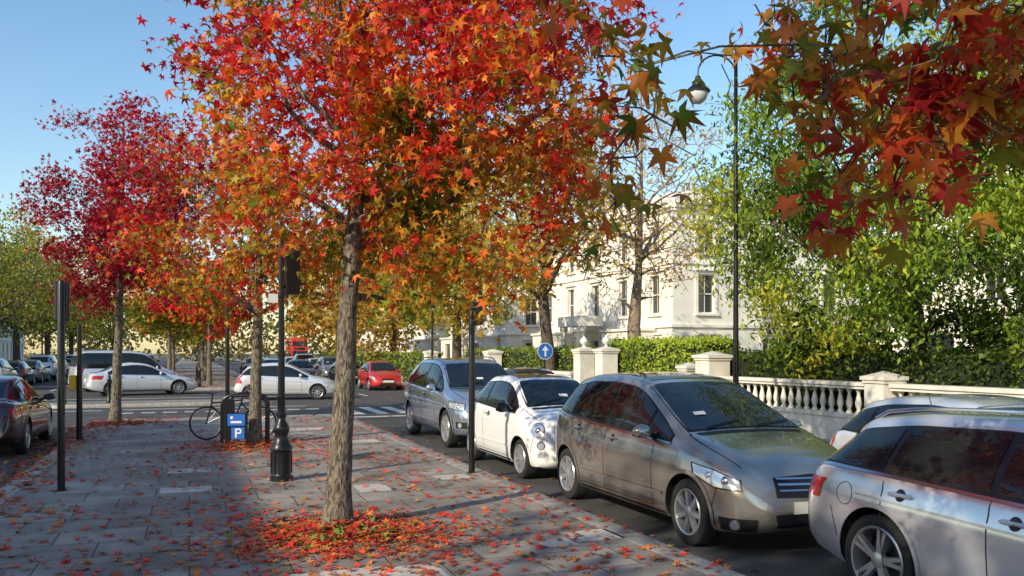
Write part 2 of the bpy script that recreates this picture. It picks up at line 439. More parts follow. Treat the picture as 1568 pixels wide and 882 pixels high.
            mb.lathe([(0,-.145),(rim*.98,-.145),(rim*.98,-.14),(0,-.14)], n=24, mat=10, M=Mw)
            mb.lathe([(.05,-.115),(rim*.62,-.115),(rim*.62,-.10),(.05,-.10)], n=24, mat=11, M=Mw, caps=False)
            ns = S.get('spokes', 5)
            for k in range(ns):
                dbl = S.get('double', False)
                for o_ in ((-.5,.5) if dbl else (0,)):
                    Ms = Mw @ Matrix.Rotation(2*math.pi*k/ns+o_*.26, 4, 'Z')
                    wi, wo = (.018,.013) if dbl else (S.get('sw',.034), S.get('sw',.034)*.8)
                    v = [(.03,-wi,-.012),(rim-.012,-wo,-.006),(rim-.012,wo,-.006),(.03,wi,-.012),(.03,-wi*1.3,-.05),(rim-.012,-wo*1.3,-.045),(rim-.012,wo*1.3,-.045),(.03,wi*1.3,-.05)]
                    mb.add(v, [(0,1,2,3),(4,7,6,5),(0,4,5,1),(1,5,6,2),(2,6,7,3),(3,7,4,0)], 5, False, Ms)
            mb.lathe([(.065,-.05),(.06,-.012),(.03,-.002),(0,-.002)], n=16, mat=5, M=Mw)
        ym = S['mirror']; zm = fzb(ym)+.075; xm = fw(ym)*.96
        mb.tube([(sg*(xm-.08), ym, zm-.05),(sg*(xm+.04), ym-.02, zm-.02)], [.03,.025], 8, 1)
        mb.ball((sg*(xm+.10), ym-.03, zm+.01), (.115,.07,.075), S.get('mirmat', 0), 16)
        mb.bbox((sg*(xm+.10)-.085, ym+.02, zm-.045), (sg*(xm+.10)+.085, ym+.043, zm+.06), .01, 1)
        for (phi, yc, B, T, mt, off) in S['lights']:
            patch(B, T, ang(phi, yc, sg), off, mt, 14, 6)
        for (phi, yc, c, r, mt, off) in S.get('discs', []):
            pj2 = ang(phi, yc, sg); disc(c, 0, r, pj2, off, mt, 24)
        for (phi, yc, c, r, mt) in S.get('bulbs', []):
            q = ang(phi, yc, sg)(*c)
            if q:
                mb.ball(tuple(q[0]-q[1]*r*.55), (r,r,r), mt, 14)
        if S.get('rails'):
            a, b = S['rails']; q = np.linspace(a, b, 14)
            pts = [(sg*(fwr(y)-.07), y, fzt(y)+(.035 if 0 < i < 13 else -.01)) for i, y in enumerate(q)]
            mb.tube(pts, .015, 8, 3)
    a, b = S['ws']
    for off, ins, mt in ((.003, .0, 1), (.008, .03, 2)):
        qq = np.linspace(a+ins*.8, b-ins*.8, 12)
        patch([(-(fwr(y)-.045-ins), y) for y in qq], [((fwr(y)-.045-ins), y) for y in qq], topj, off, mt, 12, 14)
    z0, z1, wb, wt = S['rw']; rj = lambda x, z: (lambda h: (h[0], h[1]*(1 if h[1].y > 0 else -1)) if h[0] else None)(bvh.ray_cast(Vector((x, L+3, z)), Vector((0,-1,0))))
    patch([(-wb,z0),(0,z0-.01),(wb,z0)], [(-wt,z1),(0,z1+.01),(wt,z1)], rj, .006, 2, 12, 6)
    fj = ang(0, 0, 1)
    for (B, T, mt, off) in S['front']: patch(B, T, fj, off, mt, 16, 5)
    for (B, T, mt, off) in S.get('rear', []): patch(B, T, rj, off, mt, 12, 5)
    ych = S['ws'][0]
    for sg in (1,-1):
        hb = S.get('hood', .35); q = np.linspace(hb, ych-.06, 14)
        patch([(sg*(fw(y)*.80), y) for y in q], [(sg*(fw(y)*.80-.009), y) for y in q], topj, .0018, 1, 14, 1)
    q = np.linspace(-fw(ych-.06)*.8, fw(ych-.06)*.8, 10)
    patch([(x, ych-.10) for x in q], [(x, ych-.03) for x in q], topj, .003, 1, 10, 1)
    for xs in (-.35, .25):
        pts = []
        for u in np.linspace(0,1,6):
            h = topj(xs-.0+u*.45-.1, ych+.03+.10*u); pts.append(tuple(h[0]+h[1]*.02))
        mb.tube(pts, .007, 5, 1)
    if 'roofglass' in S:
        a, b = S['roofglass']; q = np.linspace(a, b, 8)
        patch([(-(fwr(y)-.12), y) for y in q], [((fwr(y)-.12), y) for y in q], topj, .004, 2, 8, 10)
    if 'paper' in S:
        x, y = S['paper']
        patch([(x,y),(x+.14,y-.0)], [(x+.01,y+.06),(x+.15,y+.06)], topj, .018, 9, 3, 3)
    if 'aerial' in S:
        y = S['aerial']; z = fzt(y); mb.tube([(0,y,z),(0,y+.06,z+.16)], [.006,.003], 5, 1)
    CAR_CACHE[key] = mb
    return mb
def car(name, key, S, pm, loc, rot=0.):
    mb = car_geo(key, S)
    o = mb.obj(name, [pm, PB, PGL, PCH, PTY, PRIM, PHL, PTL, PPL, PWH, PDK, PBR], loc, rot, sharp=35)
    return o

MPV = dict(L=4.27, R=.32, axles=(.80,3.58), spokes=7, sw=.024, crease=.20,
 top=[(0,.52),(.03,.62),(.08,.71),(.2,.82),(.45,.92),(.85,1.015),(1.02,1.05),(1.95,1.50),(2.2,1.565),(2.7,1.60),(3.3,1.585),(3.8,1.51),(3.92,1.44),(4.12,1.12),(4.2,.95),(4.27,.55)],
 belt=[(0,.48),(.2,.74),(.45,.83),(1.0,.93),(2.5,.99),(3.6,1.05),(4.05,1.10),(4.18,.88),(4.27,.5)],
 low=[(0,.30),(.12,.21),(.5,.18),(3.7,.19),(4.1,.26),(4.27,.34)],
 w=[(0,.50),(.06,.66),(.18,.78),(.4,.845),(.8,.885),(3.5,.888),(3.9,.85),(4.12,.79),(4.22,.72),(4.27,.6)],
 wr=[(0,.4),(.2,.6),(.9,.72),(1.05,.74),(2.0,.615),(3.4,.60),(3.9,.57),(4.27,.5)],
 dlo=(1.15,4.0), pillars=(1.62,2.52,3.42), doors=(1.42,2.50,3.38), handles=(2.33,3.22), mirror=1.52, ws=(1.04,1.98), rw=(1.16,1.44,.58,.5),
 rub=.42, rubmat=0, chromeline=True, hood=.25, paper=(-.45,1.30), aerial=3.4, roofglass=(2.1,3.0),
 lights=[(38,.6,[(.26,.60),(.52,.61),(.74,.70)],[(.28,.70),(.52,.775),(.76,.815)],1,.004),(38,.6,[(.28,.615),(.52,.625),(.72,.71)],[(.30,.695),(.52,.765),(.74,.80)],6,.008),
         (30,.6,[(.25,.24),(.55,.24)],[(.24,.36),(.58,.36)],1,.004)],
 discs=[(33,.6,(.40,.30),.05,3,.008),(33,.6,(.40,.30),.038,6,.012)], bulbs=[(38,.6,(.42,.69),.06,3),(38,.6,(.58,.72),.05,6)],
 front=[([(-.42,.55),(0,.535),(.42,.55)],[(-.40,.72),(0,.735),(.40,.72)],1,.005),([(-.38,.60),(0,.59),(.38,.60)],[(-.38,.615),(0,.605),(.38,.615)],3,.013),([(-.38,.65),(0,.64),(.38,.65)],[(-.38,.668),(0,.658),(.38,.668)],3,.013),([(-.38,.70),(0,.69),(.38,.70)],[(-.38,.715),(0,.705),(.38,.715)],3,.013),
        ([(-.42,.28),(0,.28),(.42,.28)],[(-.45,.40),(0,.41),(.45,.40)],1,.005),([(-.26,.40),(.26,.40)],[(-.26,.51),(.26,.51)],8,.016)],
 rear=[([(-.26,.6),(.26,.6)],[(-.26,.71),(.26,.71)],8,.01)])
ESTATE = dict(L=4.70, R=.335, axles=(.90,3.70), spokes=5, double=True, rimr=.74, fuel=(4.02,.78,-1), crease=.16,
 top=[(0,.50),(.04,.62),(.12,.70),(.35,.79),(.8,.88),(1.3,.94),(2.15,1.34),(2.4,1.40),(2.8,1.43),(3.6,1.405),(4.15,1.34),(4.25,1.28),(4.52,.97),(4.62,.82),(4.70,.55)],
 belt=[(0,.46),(.2,.68),(.5,.76),(1.3,.87),(2.5,.91),(3.7,.955),(4.4,.97),(4.58,.8),(4.70,.5)],
 low=[(0,.28),(.12,.2),(.5,.16),(4.0,.19),(4.5,.27),(4.70,.36)],
 w=[(0,.52),(.06,.70),(.2,.80),(.45,.87),(.9,.91),(3.7,.913),(4.2,.88),(4.52,.81),(4.64,.74),(4.70,.62)],
 wr=[(0,.4),(.2,.6),(1.1,.72),(1.3,.74),(2.3,.58),(3.8,.56),(4.3,.53),(4.70,.5)],
 dlo=(1.4,4.42), pillars=(1.85,2.78,3.66), doors=(1.75,2.75,3.62), handles=(2.58,3.47), handlemat=0, hz=.10, mirror=1.8, ws=(1.33,2.2), rw=(.99,1.25,.6,.48),
 rails=(2.35,4.12), chromeline=True, hood=.3, aerial=4.0, lip=.03, mirmat=0, blacksill=False,
 lights=[(-145,4.2,[(.30,.70),(.62,.70)],[(.34,.86),(.66,.86)],7,.006),(38,.6,[(.26,.58),(.74,.64)],[(.28,.68),(.76,.72)],6,.006)],
 front=[([(-.36,.3),(.36,.3)],[(-.42,.66),(.42,.66)],1,.006),([(-.26,.40),(.26,.40)],[(-.26,.51),(.26,.51)],8,.014)],
 rear=[([(-.26,.62),(.26,.62)],[(-.26,.73),(.26,.73)],8,.01)])
MINI = dict(L=3.55, R=.29, axles=(.68,2.98), spokes=8, sw=.02, rimr=.72, crease=.17,
 top=[(0,.50),(.03,.64),(.09,.76),(.22,.86),(.5,.95),(.78,1.01),(1.42,1.40),(1.65,1.46),(2.0,1.485),(2.6,1.455),(3.0,1.36),(3.1,1.30),(3.36,.98),(3.46,.84),(3.55,.5)],
 belt=[(0,.46),(.12,.72),(.3,.83),(.8,.92),(1.8,.95),(2.6,.99),(3.25,1.02),(3.42,.8),(3.55,.46)],
 low=[(0,.28),(.12,.2),(.5,.17),(3.1,.19),(3.4,.27),(3.55,.34)],
 w=[(0,.46),(.05,.60),(.15,.70),(.35,.775),(.7,.812),(2.9,.815),(3.25,.76),(3.45,.68),(3.55,.56)],
 wr=[(0,.36),(.15,.5),(.7,.63),(.8,.66),(1.5,.56),(2.7,.54),(3.1,.50),(3.55,.45)],
 dlo=(.95,3.2), pillars=(1.28,2.28), doors=(1.12,2.26), handles=(2.05,), handlemat=3, mirror=1.18, ws=(.82,1.46), rw=(1.02,1.28,.5,.42),
 hood=.25, mirmat=1, roofglass=(1.58,2.3), paper=(.0,1.0), rub=.44, rubmat=0,
 lights=[(25,.5,[(.40,.36),(.50,.36)],[(.40,.42),(.50,.42)],6,.006)],
 discs=[(32,.5,(.43,.735),.105,3,.006),(32,.5,(.43,.735),.088,6,.012),(28,.5,(.42,.53),.062,3,.006),(28,.5,(.42,.53),.048,6,.010)],
 bulbs=[(32,.5,(.43,.735),.06,3)],
 front=[([(-.36,.24),(0,.23),(.36,.24)],[(-.42,.37),(0,.37),(.42,.37)],1,.005),([(-.22,.66),(.22,.66)],[(-.20,.685),(.20,.685)],3,.010),([(-.06,.63),(.06,.63)],[(-.05,.72),(.05,.72)],3,.016),([(-.26,.39),(.26,.39)],[(-.26,.49),(.26,.49)],8,.014)],
 rear=[([(-.26,.6),(.26,.6)],[(-.26,.71),(.26,.71)],8,.01)])
SUV = dict(L=4.75, R=.37, axles=(.90,3.76), spokes=5, sw=.04, rimr=.70, crease=.2,
 top=[(0,.62),(.04,.78),(.10,.88),(.25,.98),(.7,1.08),(1.15,1.13),(1.95,1.60),(2.2,1.68),(2.7,1.72),(3.6,1.71),(4.25,1.65),(4.38,1.58),(4.58,1.22),(4.68,1.0),(4.75,.65)],
 belt=[(0,.58),(.2,.86),(.5,.95),(1.2,1.05),(2.5,1.09),(4.4,1.16),(4.62,.96),(4.75,.6)],
 low=[(0,.38),(.12,.28),(.5,.25),(4.0,.26),(4.5,.34),(4.75,.42)],
 w=[(0,.6),(.05,.74),(.18,.84),(.4,.90),(.9,.94),(3.8,.942),(4.3,.91),(4.6,.84),(4.75,.72)],
 wr=[(0,.5),(.2,.66),(1.1,.78),(1.2,.79),(2.1,.66),(3.8,.65),(4.4,.60),(4.75,.55)],
 dlo=(1.25,4.45), pillars=(1.72,2.66,3.62), doors=(1.6,2.63,3.58), handles=(2.45,3.4), mirror=1.62, ws=(1.18,2.0), rw=(1.22,1.55,.62,.52),
 rails=(2.2,4.2), hood=.3, rub=.5, rubmat=0, lip=.05, blacksill=True, paper=(-.1,1.4),
 lights=[(36,.6,[(.34,.74),(.78,.78)],[(.34,.88),(.80,.93)],1,.004),(36,.6,[(.36,.755),(.76,.79)],[(.36,.87),(.78,.91)],6,.008),(30,.6,[(.36,.42),(.62,.42)],[(.36,.54),(.62,.54)],1,.004)],
 discs=[(33,.6,(.48,.48),.045,6,.010)], bulbs=[(36,.6,(.5,.82),.055,3)],
 front=[([(-.42,.66),(0,.64),(.42,.66)],[(-.42,.84),(0,.86),(.42,.84)],1,.005),([(-.42,.73),(0,.72),(.42,.73)],[(-.42,.76),(0,.75),(.42,.76)],3,.012),([(-.45,.36),(.45,.36)],[(-.5,.5),(.5,.5)],1,.005),([(-.26,.50),(.26,.50)],[(-.26,.61),(.26,.61)],8,.014)],
 rear=[([(-.26,.7),(.26,.7)],[(-.26,.81),(.26,.81)],8,.01)])
HATCH = dict(L=3.95, R=.30, axles=(.80,3.30), spokes=9, sw=.018, crease=.15,
 top=[(0,.48),(.04,.6),(.12,.70),(.35,.80),(.8,.90),(1.0,.94),(1.75,1.33),(2.0,1.40),(2.4,1.43),(3.0,1.40),(3.4,1.32),(3.5,1.26),(3.75,.98),(3.86,.84),(3.95,.52)],
 belt=[(0,.44),(.2,.68),(.5,.77),(1.0,.86),(2.2,.90),(3.6,.98),(3.82,.8),(3.95,.48)],
 low=[(0,.28),(.12,.2),(.5,.17),(3.4,.18),(3.8,.27),(3.95,.34)],
 w=[(0,.46),(.06,.64),(.2,.75),(.45,.81),(.8,.845),(3.3,.85),(3.65,.81),(3.85,.73),(3.95,.6)],
 wr=[(0,.36),(.2,.55),(.9,.68),(1.05,.70),(1.85,.57),(3.1,.55),(3.5,.52),(3.95,.46)],
 dlo=(1.1,3.68), pillars=(1.55,2.35,3.12), doors=(1.40,2.32,3.08), handles=(2.15,2.95), mirror=1.48, ws=(1.03,1.8), rw=(.99,1.26,.55,.46),
 hood=.25, rub=.42, rubmat=0,
 lights=[(38,.5,[(.3,.56),(.68,.64)],[(.3,.66),(.70,.74)],6,.006),(-150,3.5,[(.40,.66),(.62,.66)],[(.42,.95),(.60,.98)],7,.006)],
 front=[([(-.3,.52),(.3,.52)],[(-.3,.6),(.3,.6)],1,.006),([(-.4,.27),(.4,.27)],[(-.42,.38),(.42,.38)],1,.006),([(-.26,.40),(.26,.40)],[(-.26,.5),(.26,.5)],8,.014)],
 rear=[([(-.26,.6),(.26,.6)],[(-.26,.71),(.26,.71)],8,.01)])
SEDAN = dict(L=4.5, R=.315, axles=(.87,3.55), spokes=10, sw=.018, crease=.15,
 top=[(0,.48),(.05,.6),(.14,.68),(.4,.77),(.9,.87),(1.2,.92),(2.0,1.32),(2.3,1.39),(2.7,1.41),(3.15,1.36),(3.35,1.30),(3.85,1.03),(4.1,1.0),(4.36,.97),(4.45,.80),(4.5,.52)],
 belt=[(0,.44),(.2,.65),(.5,.74),(1.2,.85),(2.5,.89),(3.8,.93),(4.3,.93),(4.42,.75),(4.5,.48)],
 low=[(0,.28),(.12,.2),(.5,.16),(3.9,.18),(4.3,.26),(4.5,.34)],
 w=[(0,.48),(.06,.66),(.2,.78),(.45,.84),(.9,.87),(3.6,.87),(4.1,.83),(4.38,.76),(4.5,.62)],
 wr=[(0,.38),(.2,.58),(1.1,.70),(1.2,.72),(2.1,.58),(3.2,.56),(3.9,.60),(4.3,.62),(4.5,.5)],
 dlo=(1.3,3.72), pillars=(1.75,2.58,3.3), doors=(1.6,2.56,3.36), handles=(2.38,3.2), mirror=1.68, ws=(1.24,2.05), rw=(1.05,1.3,.6,.5),
 hood=.28, chromeline=True,
 lights=[(38,.5,[(.3,.55),(.70,.60)],[(.3,.65),(.72,.69)],6,.006),(-140,4.0,[(.30,.72),(.68,.72)],[(.30,.88),(.70,.88)],7,.006)],
 front=[([(-.34,.5),(.34,.5)],[(-.34,.62),(.34,.62)],1,.006),([(-.26,.36),(.26,.36)],[(-.26,.47),(.26,.47)],8,.014)],
 rear=[([(-.26,.62),(.26,.62)],[(-.26,.73),(.26,.73)],8,.01)])
VAN = dict(L=4.8, R=.33, axles=(.95,3.9), spokes=6, sw=.03,
 top=[(0,.6),(.05,.75),(.14,.88),(.4,1.02),(.8,1.12),(1.5,1.72),(1.8,1.86),(2.4,1.92),(4.4,1.92),(4.6,1.86),(4.74,1.2),(4.8,.7)],
 belt=[(0,.56),(.2,.85),(.8,1.03),(2,1.08),(4.6,1.10),(4.74,.9),(4.8,.6)],
 low=[(0,.32),(.12,.24),(.5,.2),(4.4,.22),(4.8,.36)],
 w=[(0,.6),(.06,.76),(.2,.86),(.5,.93),(4.3,.94),(4.7,.9),(4.8,.8)],
 wr=[(0,.5),(.8,.78),(1.7,.74),(4.5,.74),(4.8,.7)],
 dlo=(1.0,4.65), pillars=(1.4,2.3,3.5), doors=(1.2,2.28,3.48), handles=(2.1,2.5), mirror=1.25, ws=(.84,1.6), rw=(1.2,1.7,.7,.66), rails=(2.0,4.4),
 lights=[(38,.5,[(.4,.7),(.78,.74)],[(.4,.86),(.80,.9)],6,.006),(-150,4.3,[(.5,.8),(.7,.8)],[(.5,1.1),(.7,1.1)],7,.006)],
 front=[([(-.36,.62),(.36,.62)],[(-.36,.78),(.36,.78)],1,.006)])
p_taupe = paint('paint_grey_taupe', (.44,.41,.365), .75, .22)
p_silver = paint('paint_silver', (.76,.78,.82), .6, .24)
p_white = paint('paint_white', (.88,.88,.87), 0, .3)
p_blue = paint('paint_bluegrey', (.38,.45,.56), .7, .22)
p_dred = paint('paint_dark_maroon', (.035,.006,.009), .2, .25)
p_red = paint('paint_red', (.5,.02,.015), .1, .35)
p_dk = paint('paint_dark', (.03,.033,.04), .4, .3)
p_lsil = paint('paint_light_silver', (.76,.78,.80), .4, .28)
p_gray = paint('paint_grey', (.3,.32,.34), .5, .3)
RZ = -.10
car('parked_car', 'mpv', MPV, p_taupe, (5.32, 6.22, RZ))
car('parked_estate_car', 'estate', ESTATE, p_silver, (5.56, 1.14, RZ))
car('parked_small_car', 'mini', MINI, p_white, (5.32, 10.95, RZ))
car('parked_suv', 'suv', SUV, p_blue, (5.58, 15.05, RZ))
car('silver_hatchback_car', 'hatch', HATCH, p_lsil, (8.0, 4.5, RZ-.05))
car('dark_saloon_car', 'sedan', SEDAN, p_dred, (-3.62, 21.3, RZ), math.pi)
car('silver_saloon_car', 'sedan', SEDAN, p_lsil, (.2, 41.2, RZ), math.pi/2+.25)
car('silver_hatchback_car', 'hatch', HATCH, p_lsil, (5.6, 34.6, RZ), math.pi/2-.12)
car('grey_van', 'van', VAN, p_lsil, (-.6, 46.0, RZ), math.pi/2+.3)
car('parked_dark_car', 'sedan', SEDAN, p_dk, (9.05, 20.0, RZ))
car('parked_red_car', 'hatch', HATCH, p_red, (9.0, 40.5, RZ))
for (x, y, key, S, pm) in [(6.2,50,'hatch',HATCH,p_dk),(9.0,50,'sedan',SEDAN,p_dk),(9.0,56,'mpv',MPV,p_gray),(9.0,63,'hatch',HATCH,p_lsil),(5.3,58,'sedan',SEDAN,p_gray),(9.0,70,'suv',SUV,p_dk),(5.3,66,'hatch',HATCH,p_lsil),(5.3,75,'sedan',SEDAN,p_dk),(9.0,80,'hatch',HATCH,p_lsil)]:
    car('distant_parked_car', key, S, pm, (x, y, RZ))
for (x, y, key, S, pm) in [(-9.2,46,'mpv',MPV,p_lsil),(-9.2,51.5,'hatch',HATCH,p_dk),(-9.2,57,'sedan',SEDAN,p_gray),(-9.2,62.5,'suv',SUV,p_lsil),(-9.2,68,'hatch',HATCH,p_white),(-9.2,74,'sedan',SEDAN,p_dk),(-9.2,80,'suv',SUV,p_lsil),(-9.2,87,'hatch',HATCH,p_gray),(-3.5,54,'hatch',HATCH,p_dk),(-3.5,60,'mpv',MPV,p_gray),(-3.5,67,'sedan',SEDAN,p_dk),(-6.3,72,'van',VAN,p_white),(-3.5,76,'suv',SUV,p_dk),(-6.3,88,'hatch',HATCH,p_lsil)]:
    car('distant_parked_car', key, S, pm, (x, y+5, RZ), math.pi)

# ------------------------------------------------------------------ ground, road, pavement
def sheet(name, x0, y0, x1, y1, z, mat, parent=None):
    mb = MB(); mb.add([(x0,y0,z),(x1,y0,z),(x1,y1,z),(x0,y1,z)], [(0,1,2,3)]); return mb.obj(name, [mat], parent=parent)
M_ground = pmat('earth_ground', (.10,.10,.06), .95, noise_amt=.4, nscale=.3)
M_asph = pmat('asphalt', (.065,.064,.062), .85, noise_amt=.3, nscale=1.3, bump=.4, bscale=120)
M_line = pmat('road_paint', (.65,.64,.6), .7, noise_amt=.2, nscale=8)
M_soil = pmat('soil', (.04,.03,.02), .95, noise_amt=.4, nscale=14, bump=.8, bscale=30)
def slabmat():
    m, nt, b = newmat('paving_slabs')
    tc = nt.nodes.new('ShaderNodeTexCoord')
    br = nt.nodes.new('ShaderNodeTexBrick'); br.offset = .5; br.squash = 1.0
    for k_, v_ in (('Scale',1.0),('Brick Width',.78),('Row Height',.62),('Mortar Size',.008),('Mortar Smooth',.3),('Bias',0)): br.inputs[k_].default_value = v_
    br.inputs['Color1'].default_value = (.29,.262,.225,1); br.inputs['Color2'].default_value = (.41,.372,.32,1); br.inputs['Mortar'].default_value = (.08,.068,.054,1)
    nt.links.new(tc.outputs['Object'], br.inputs['Vector'])
    n = nt.nodes.new('ShaderNodeTexNoise'); n.inputs['Scale'].default_value = 1.1; n.inputs['Detail'].default_value = 9; n.inputs['Roughness'].default_value = .65
    nt.links.new(tc.outputs['Object'], n.inputs['Vector'])
    r = nt.nodes.new('ShaderNodeValToRGB'); r.color_ramp.elements[0].position = .32; r.color_ramp.elements[1].position = .68
    r.color_ramp.elements[0].color = (.5,.48,.45,1); r.color_ramp.elements[1].color = (1.12,1.11,1.1,1)
    nt.links.new(n.outputs['Fac'], r.inputs['Fac'])
    mx = nt.nodes.new('ShaderNodeMix'); mx.data_type = 'RGBA'; mx.blend_type = 'MULTIPLY'; mx.inputs[0].default_value = 1
    nt.links.new(br.outputs['Color'], mx.inputs[6]); nt.links.new(r.outputs['Color'], mx.inputs[7])
    n3 = nt.nodes.new('ShaderNodeTexNoise'); n3.inputs['Scale'].default_value = 55; n3.inputs['Detail'].default_value = 3
    nt.links.new(tc.outputs['Object'], n3.inputs['Vector'])
    r3 = nt.nodes.new('ShaderNodeValToRGB'); r3.color_ramp.elements[0].position = .35; r3.color_ramp.elements[1].position = .65
    r3.color_ramp.elements[0].color = (.72,.72,.72,1); r3.color_ramp.elements[1].color = (1.1,1.1,1.1,1)
    nt.links.new(n3.outputs['Fac'], r3.inputs['Fac'])
    mx2 = nt.nodes.new('ShaderNodeMix'); mx2.data_type = 'RGBA'; mx2.blend_type = 'MULTIPLY'; mx2.inputs[0].default_value = 1
    nt.links.new(mx.outputs[2], mx2.inputs[6]); nt.links.new(r3.outputs['Color'], mx2.inputs[7])
    nt.links.new(mx2.outputs[2], b.inputs['Base Color'])
    b.inputs['Roughness'].default_value = .78
    bp = nt.nodes.new('ShaderNodeBump'); bp.inputs['Strength'].default_value = .5; bp.inputs['Distance'].default_value = .006
    ad = nt.nodes.new('ShaderNodeMath'); ad.operation = 'SUBTRACT'
    nt.links.new(n.outputs['Fac'], ad.inputs[0]); nt.links.new(br.outputs['Fac'], ad.inputs[1])
    nt.links.new(ad.outputs[0], bp.inputs['Height']); nt.links.new(bp.outputs['Normal'], b.inputs['Normal'])
    return m
M_slab = slabmat()
M_kerb = pmat('granite_kerb', (.36,.34,.30), .8, noise_amt=.3, nscale=6, bump=.3)
M_lslab = pmat('light_slab', (.52,.49,.43), .8, noise_amt=.2, nscale=3, bump=.3)
M_dslab = pmat('dark_slab', (.18,.165,.145), .8, noise_amt=.25, nscale=3, bump=.3)
sheet('ground', -600, -400, 700, 1500, -.125, M_ground)
mb = MB()
mb.add([(4.0,-60,-.10),(10.1,-60,-.10),(10.1,400,-.10),(4.0,400,-.10)], [(0,1,2,3)])
mb.add([(-10.2,-60,-.10),(-2.2,-60,-.10),(-2.2,400,-.10),(-10.2,400,-.10)], [(0,1,2,3)])
mb.add([(-2.2,24,-.10),(4.0,24,-.10),(4.0,44,-.10),(-2.2,44,-.10)], [(0,1,2,3)])
mb.add([(-80,26,-.10),(-10.2,26,-.10),(-10.2,36,-.10),(-80,36,-.10)], [(0,1,2,3)])
mb.obj('road', [M_asph])
def rounded(x0, y0, x1, y1, r, n=6):
    P = []
    for cx, cy, a0 in ((x1-r,y0+r,-90),(x1-r,y1-r,0),(x0+r,y1-r,90),(x0+r,y0+r,180)):
        for i in range(n+1): a = math.radians(a0+90*i/n); P.append((cx+r*math.cos(a), cy+r*math.sin(a)))
    return P
def pavement(name, x0, y0, x1, y1, r=1.2, kw=.28, kerbs=True, mat=None):
    out = rounded(x0,y0,x1,y1,r); inn = rounded(x0+kw,y0+kw,x1-kw,y1-kw,max(.1,r-kw)); n = len(out)
    mb = MB()
    mb.add([(x,y,0) for x,y in inn], [tuple(range(n))], 0)
    b = .03
    o2 = rounded(x0+b,y0+b,x1-b,y1-b,r-b)
    v = [(x,y,0.004) for x,y in inn]+[(x,y,.004) for x,y in o2]+[(x,y,-.02) for x,y in out]+[(x,y,-.12) for x,y in out]+[(x,y,-.02) for x,y in inn]
    f = []
    for i in range(n):
        j = (i+1)%n; f += [(i,j,n+j,n+i),(n+i,n+j,2*n+j,2*n+i),(2*n+i,2*n+j,3*n+j,3*n+i),(i,4*n+i,4*n+j,j)]
    mb.add(v, f, 1)
    yy = y0+r
    while yy < min(y1-r, 60):
        for xk in ((x0, x0+kw), (x1-kw, x1)):
            mb.add([(xk[0]+.03,yy,.0062),(xk[1],yy,.0062),(xk[1],yy+.008,.0062),(xk[0]+.03,yy+.008,.0062)], [(0,1,2,3)], 2)
        yy += .92
    return mb.obj(name, [mat or M_slab, M_kerb, M_soil])
pavement('pavement', -2.3, -40, 4.1, 24.4, 1.3)
pavement('pavement', -1.9, 44.5, 3.9, 400, 1.3)
pavement('pavement', 10.1, -60, 12.0, 400, .5)
pavement('pavement', -14.5, -60, -10.2, 25.5, .8); pavement('pavement', -14.5, 37, -10.2, 400, .8)
pavement('traffic_island', -4.6, 31.5, 2.2, 33.6, .9)
mb = MB()
for (x,y,w_,h_) in [(-.35,11.35,.62,.5),(2.0,10.6,.42,.62),(3.2,11.25,.5,.42),(3.35,7.1,.5,.45),(3.0,7.0,.32,.3),(.72,6.25,.78,.62),(1.5,6.2,.4,.62),(-.3,13.2,.6,.5),(2.6,16.4,.9,.6),(1.6,19.5,1.3,.6)]:
    mb.add([(x,y,.004),(x+w_,y,.004),(x+w_,y+h_,.004),(x,y+h_,.004)], [(0,1,2,3)], 0)
for (x,y,w_,h_) in [(-.9,7.2,.55,.62),(2.7,13.2,.6,.6),(-.4,5.6,.7,.6)]:
    mb.add([(x,y,.004),(x+w_,y,.004),(x+w_,y+h_,.004),(x,y+h_,.004)], [(0,1,2,3)], 1)
mb.obj('replacement_paving_slabs', [M_lslab, M_dslab])
mb = MB()
for (x,y) in [(1.37,8.49),(1.17,16.9),(-1.7,23.2)]:
    mb.add([(x-.62,y-.62,.008),(x+.62,y-.62,.008),(x+.62,y+.62,.008),(x-.62,y+.62,.008)], [(0,1,2,3)], 0)
mb.obj('tree_pit_soil', [M_soil])
mb = MB(); Z = -.096
def ln(x0,y0,x1,y1): mb.add([(x0,y0,Z),(x1,y0,Z),(x1,y1,Z),(x0,y1,Z)], [(0,1,2,3)])
for i in range(8): ln(4.6+i*.72, 25.4, 4.6+i*.72+.36, 28.6)
for i in range(10): ln(-2.0+i*.62, 28.2, -2.0+i*.62+.4, 28.5); ln(-2.0+i*.62, 25.6, -2.0+i*.62+.4, 25.8)
ln(-10,29.8,-2.6,30.0); ln(-2.0,30.0,3.8,30.2); ln(4.3,24.2,7.0,24.5)
ln(-10,24.6,-6.3,24.9); ln(-10,37.2,3.6,37.4)
for i in range(20): ln(7.05, 36+i*6, 7.15, 38+i*6); ln(-6.3,40+i*6,-6.2,42+i*6)
for i in range(5): ln(7.05,-10+i*6,7.15,-8+i*6)
mb.obj('road_markings', [M_line])

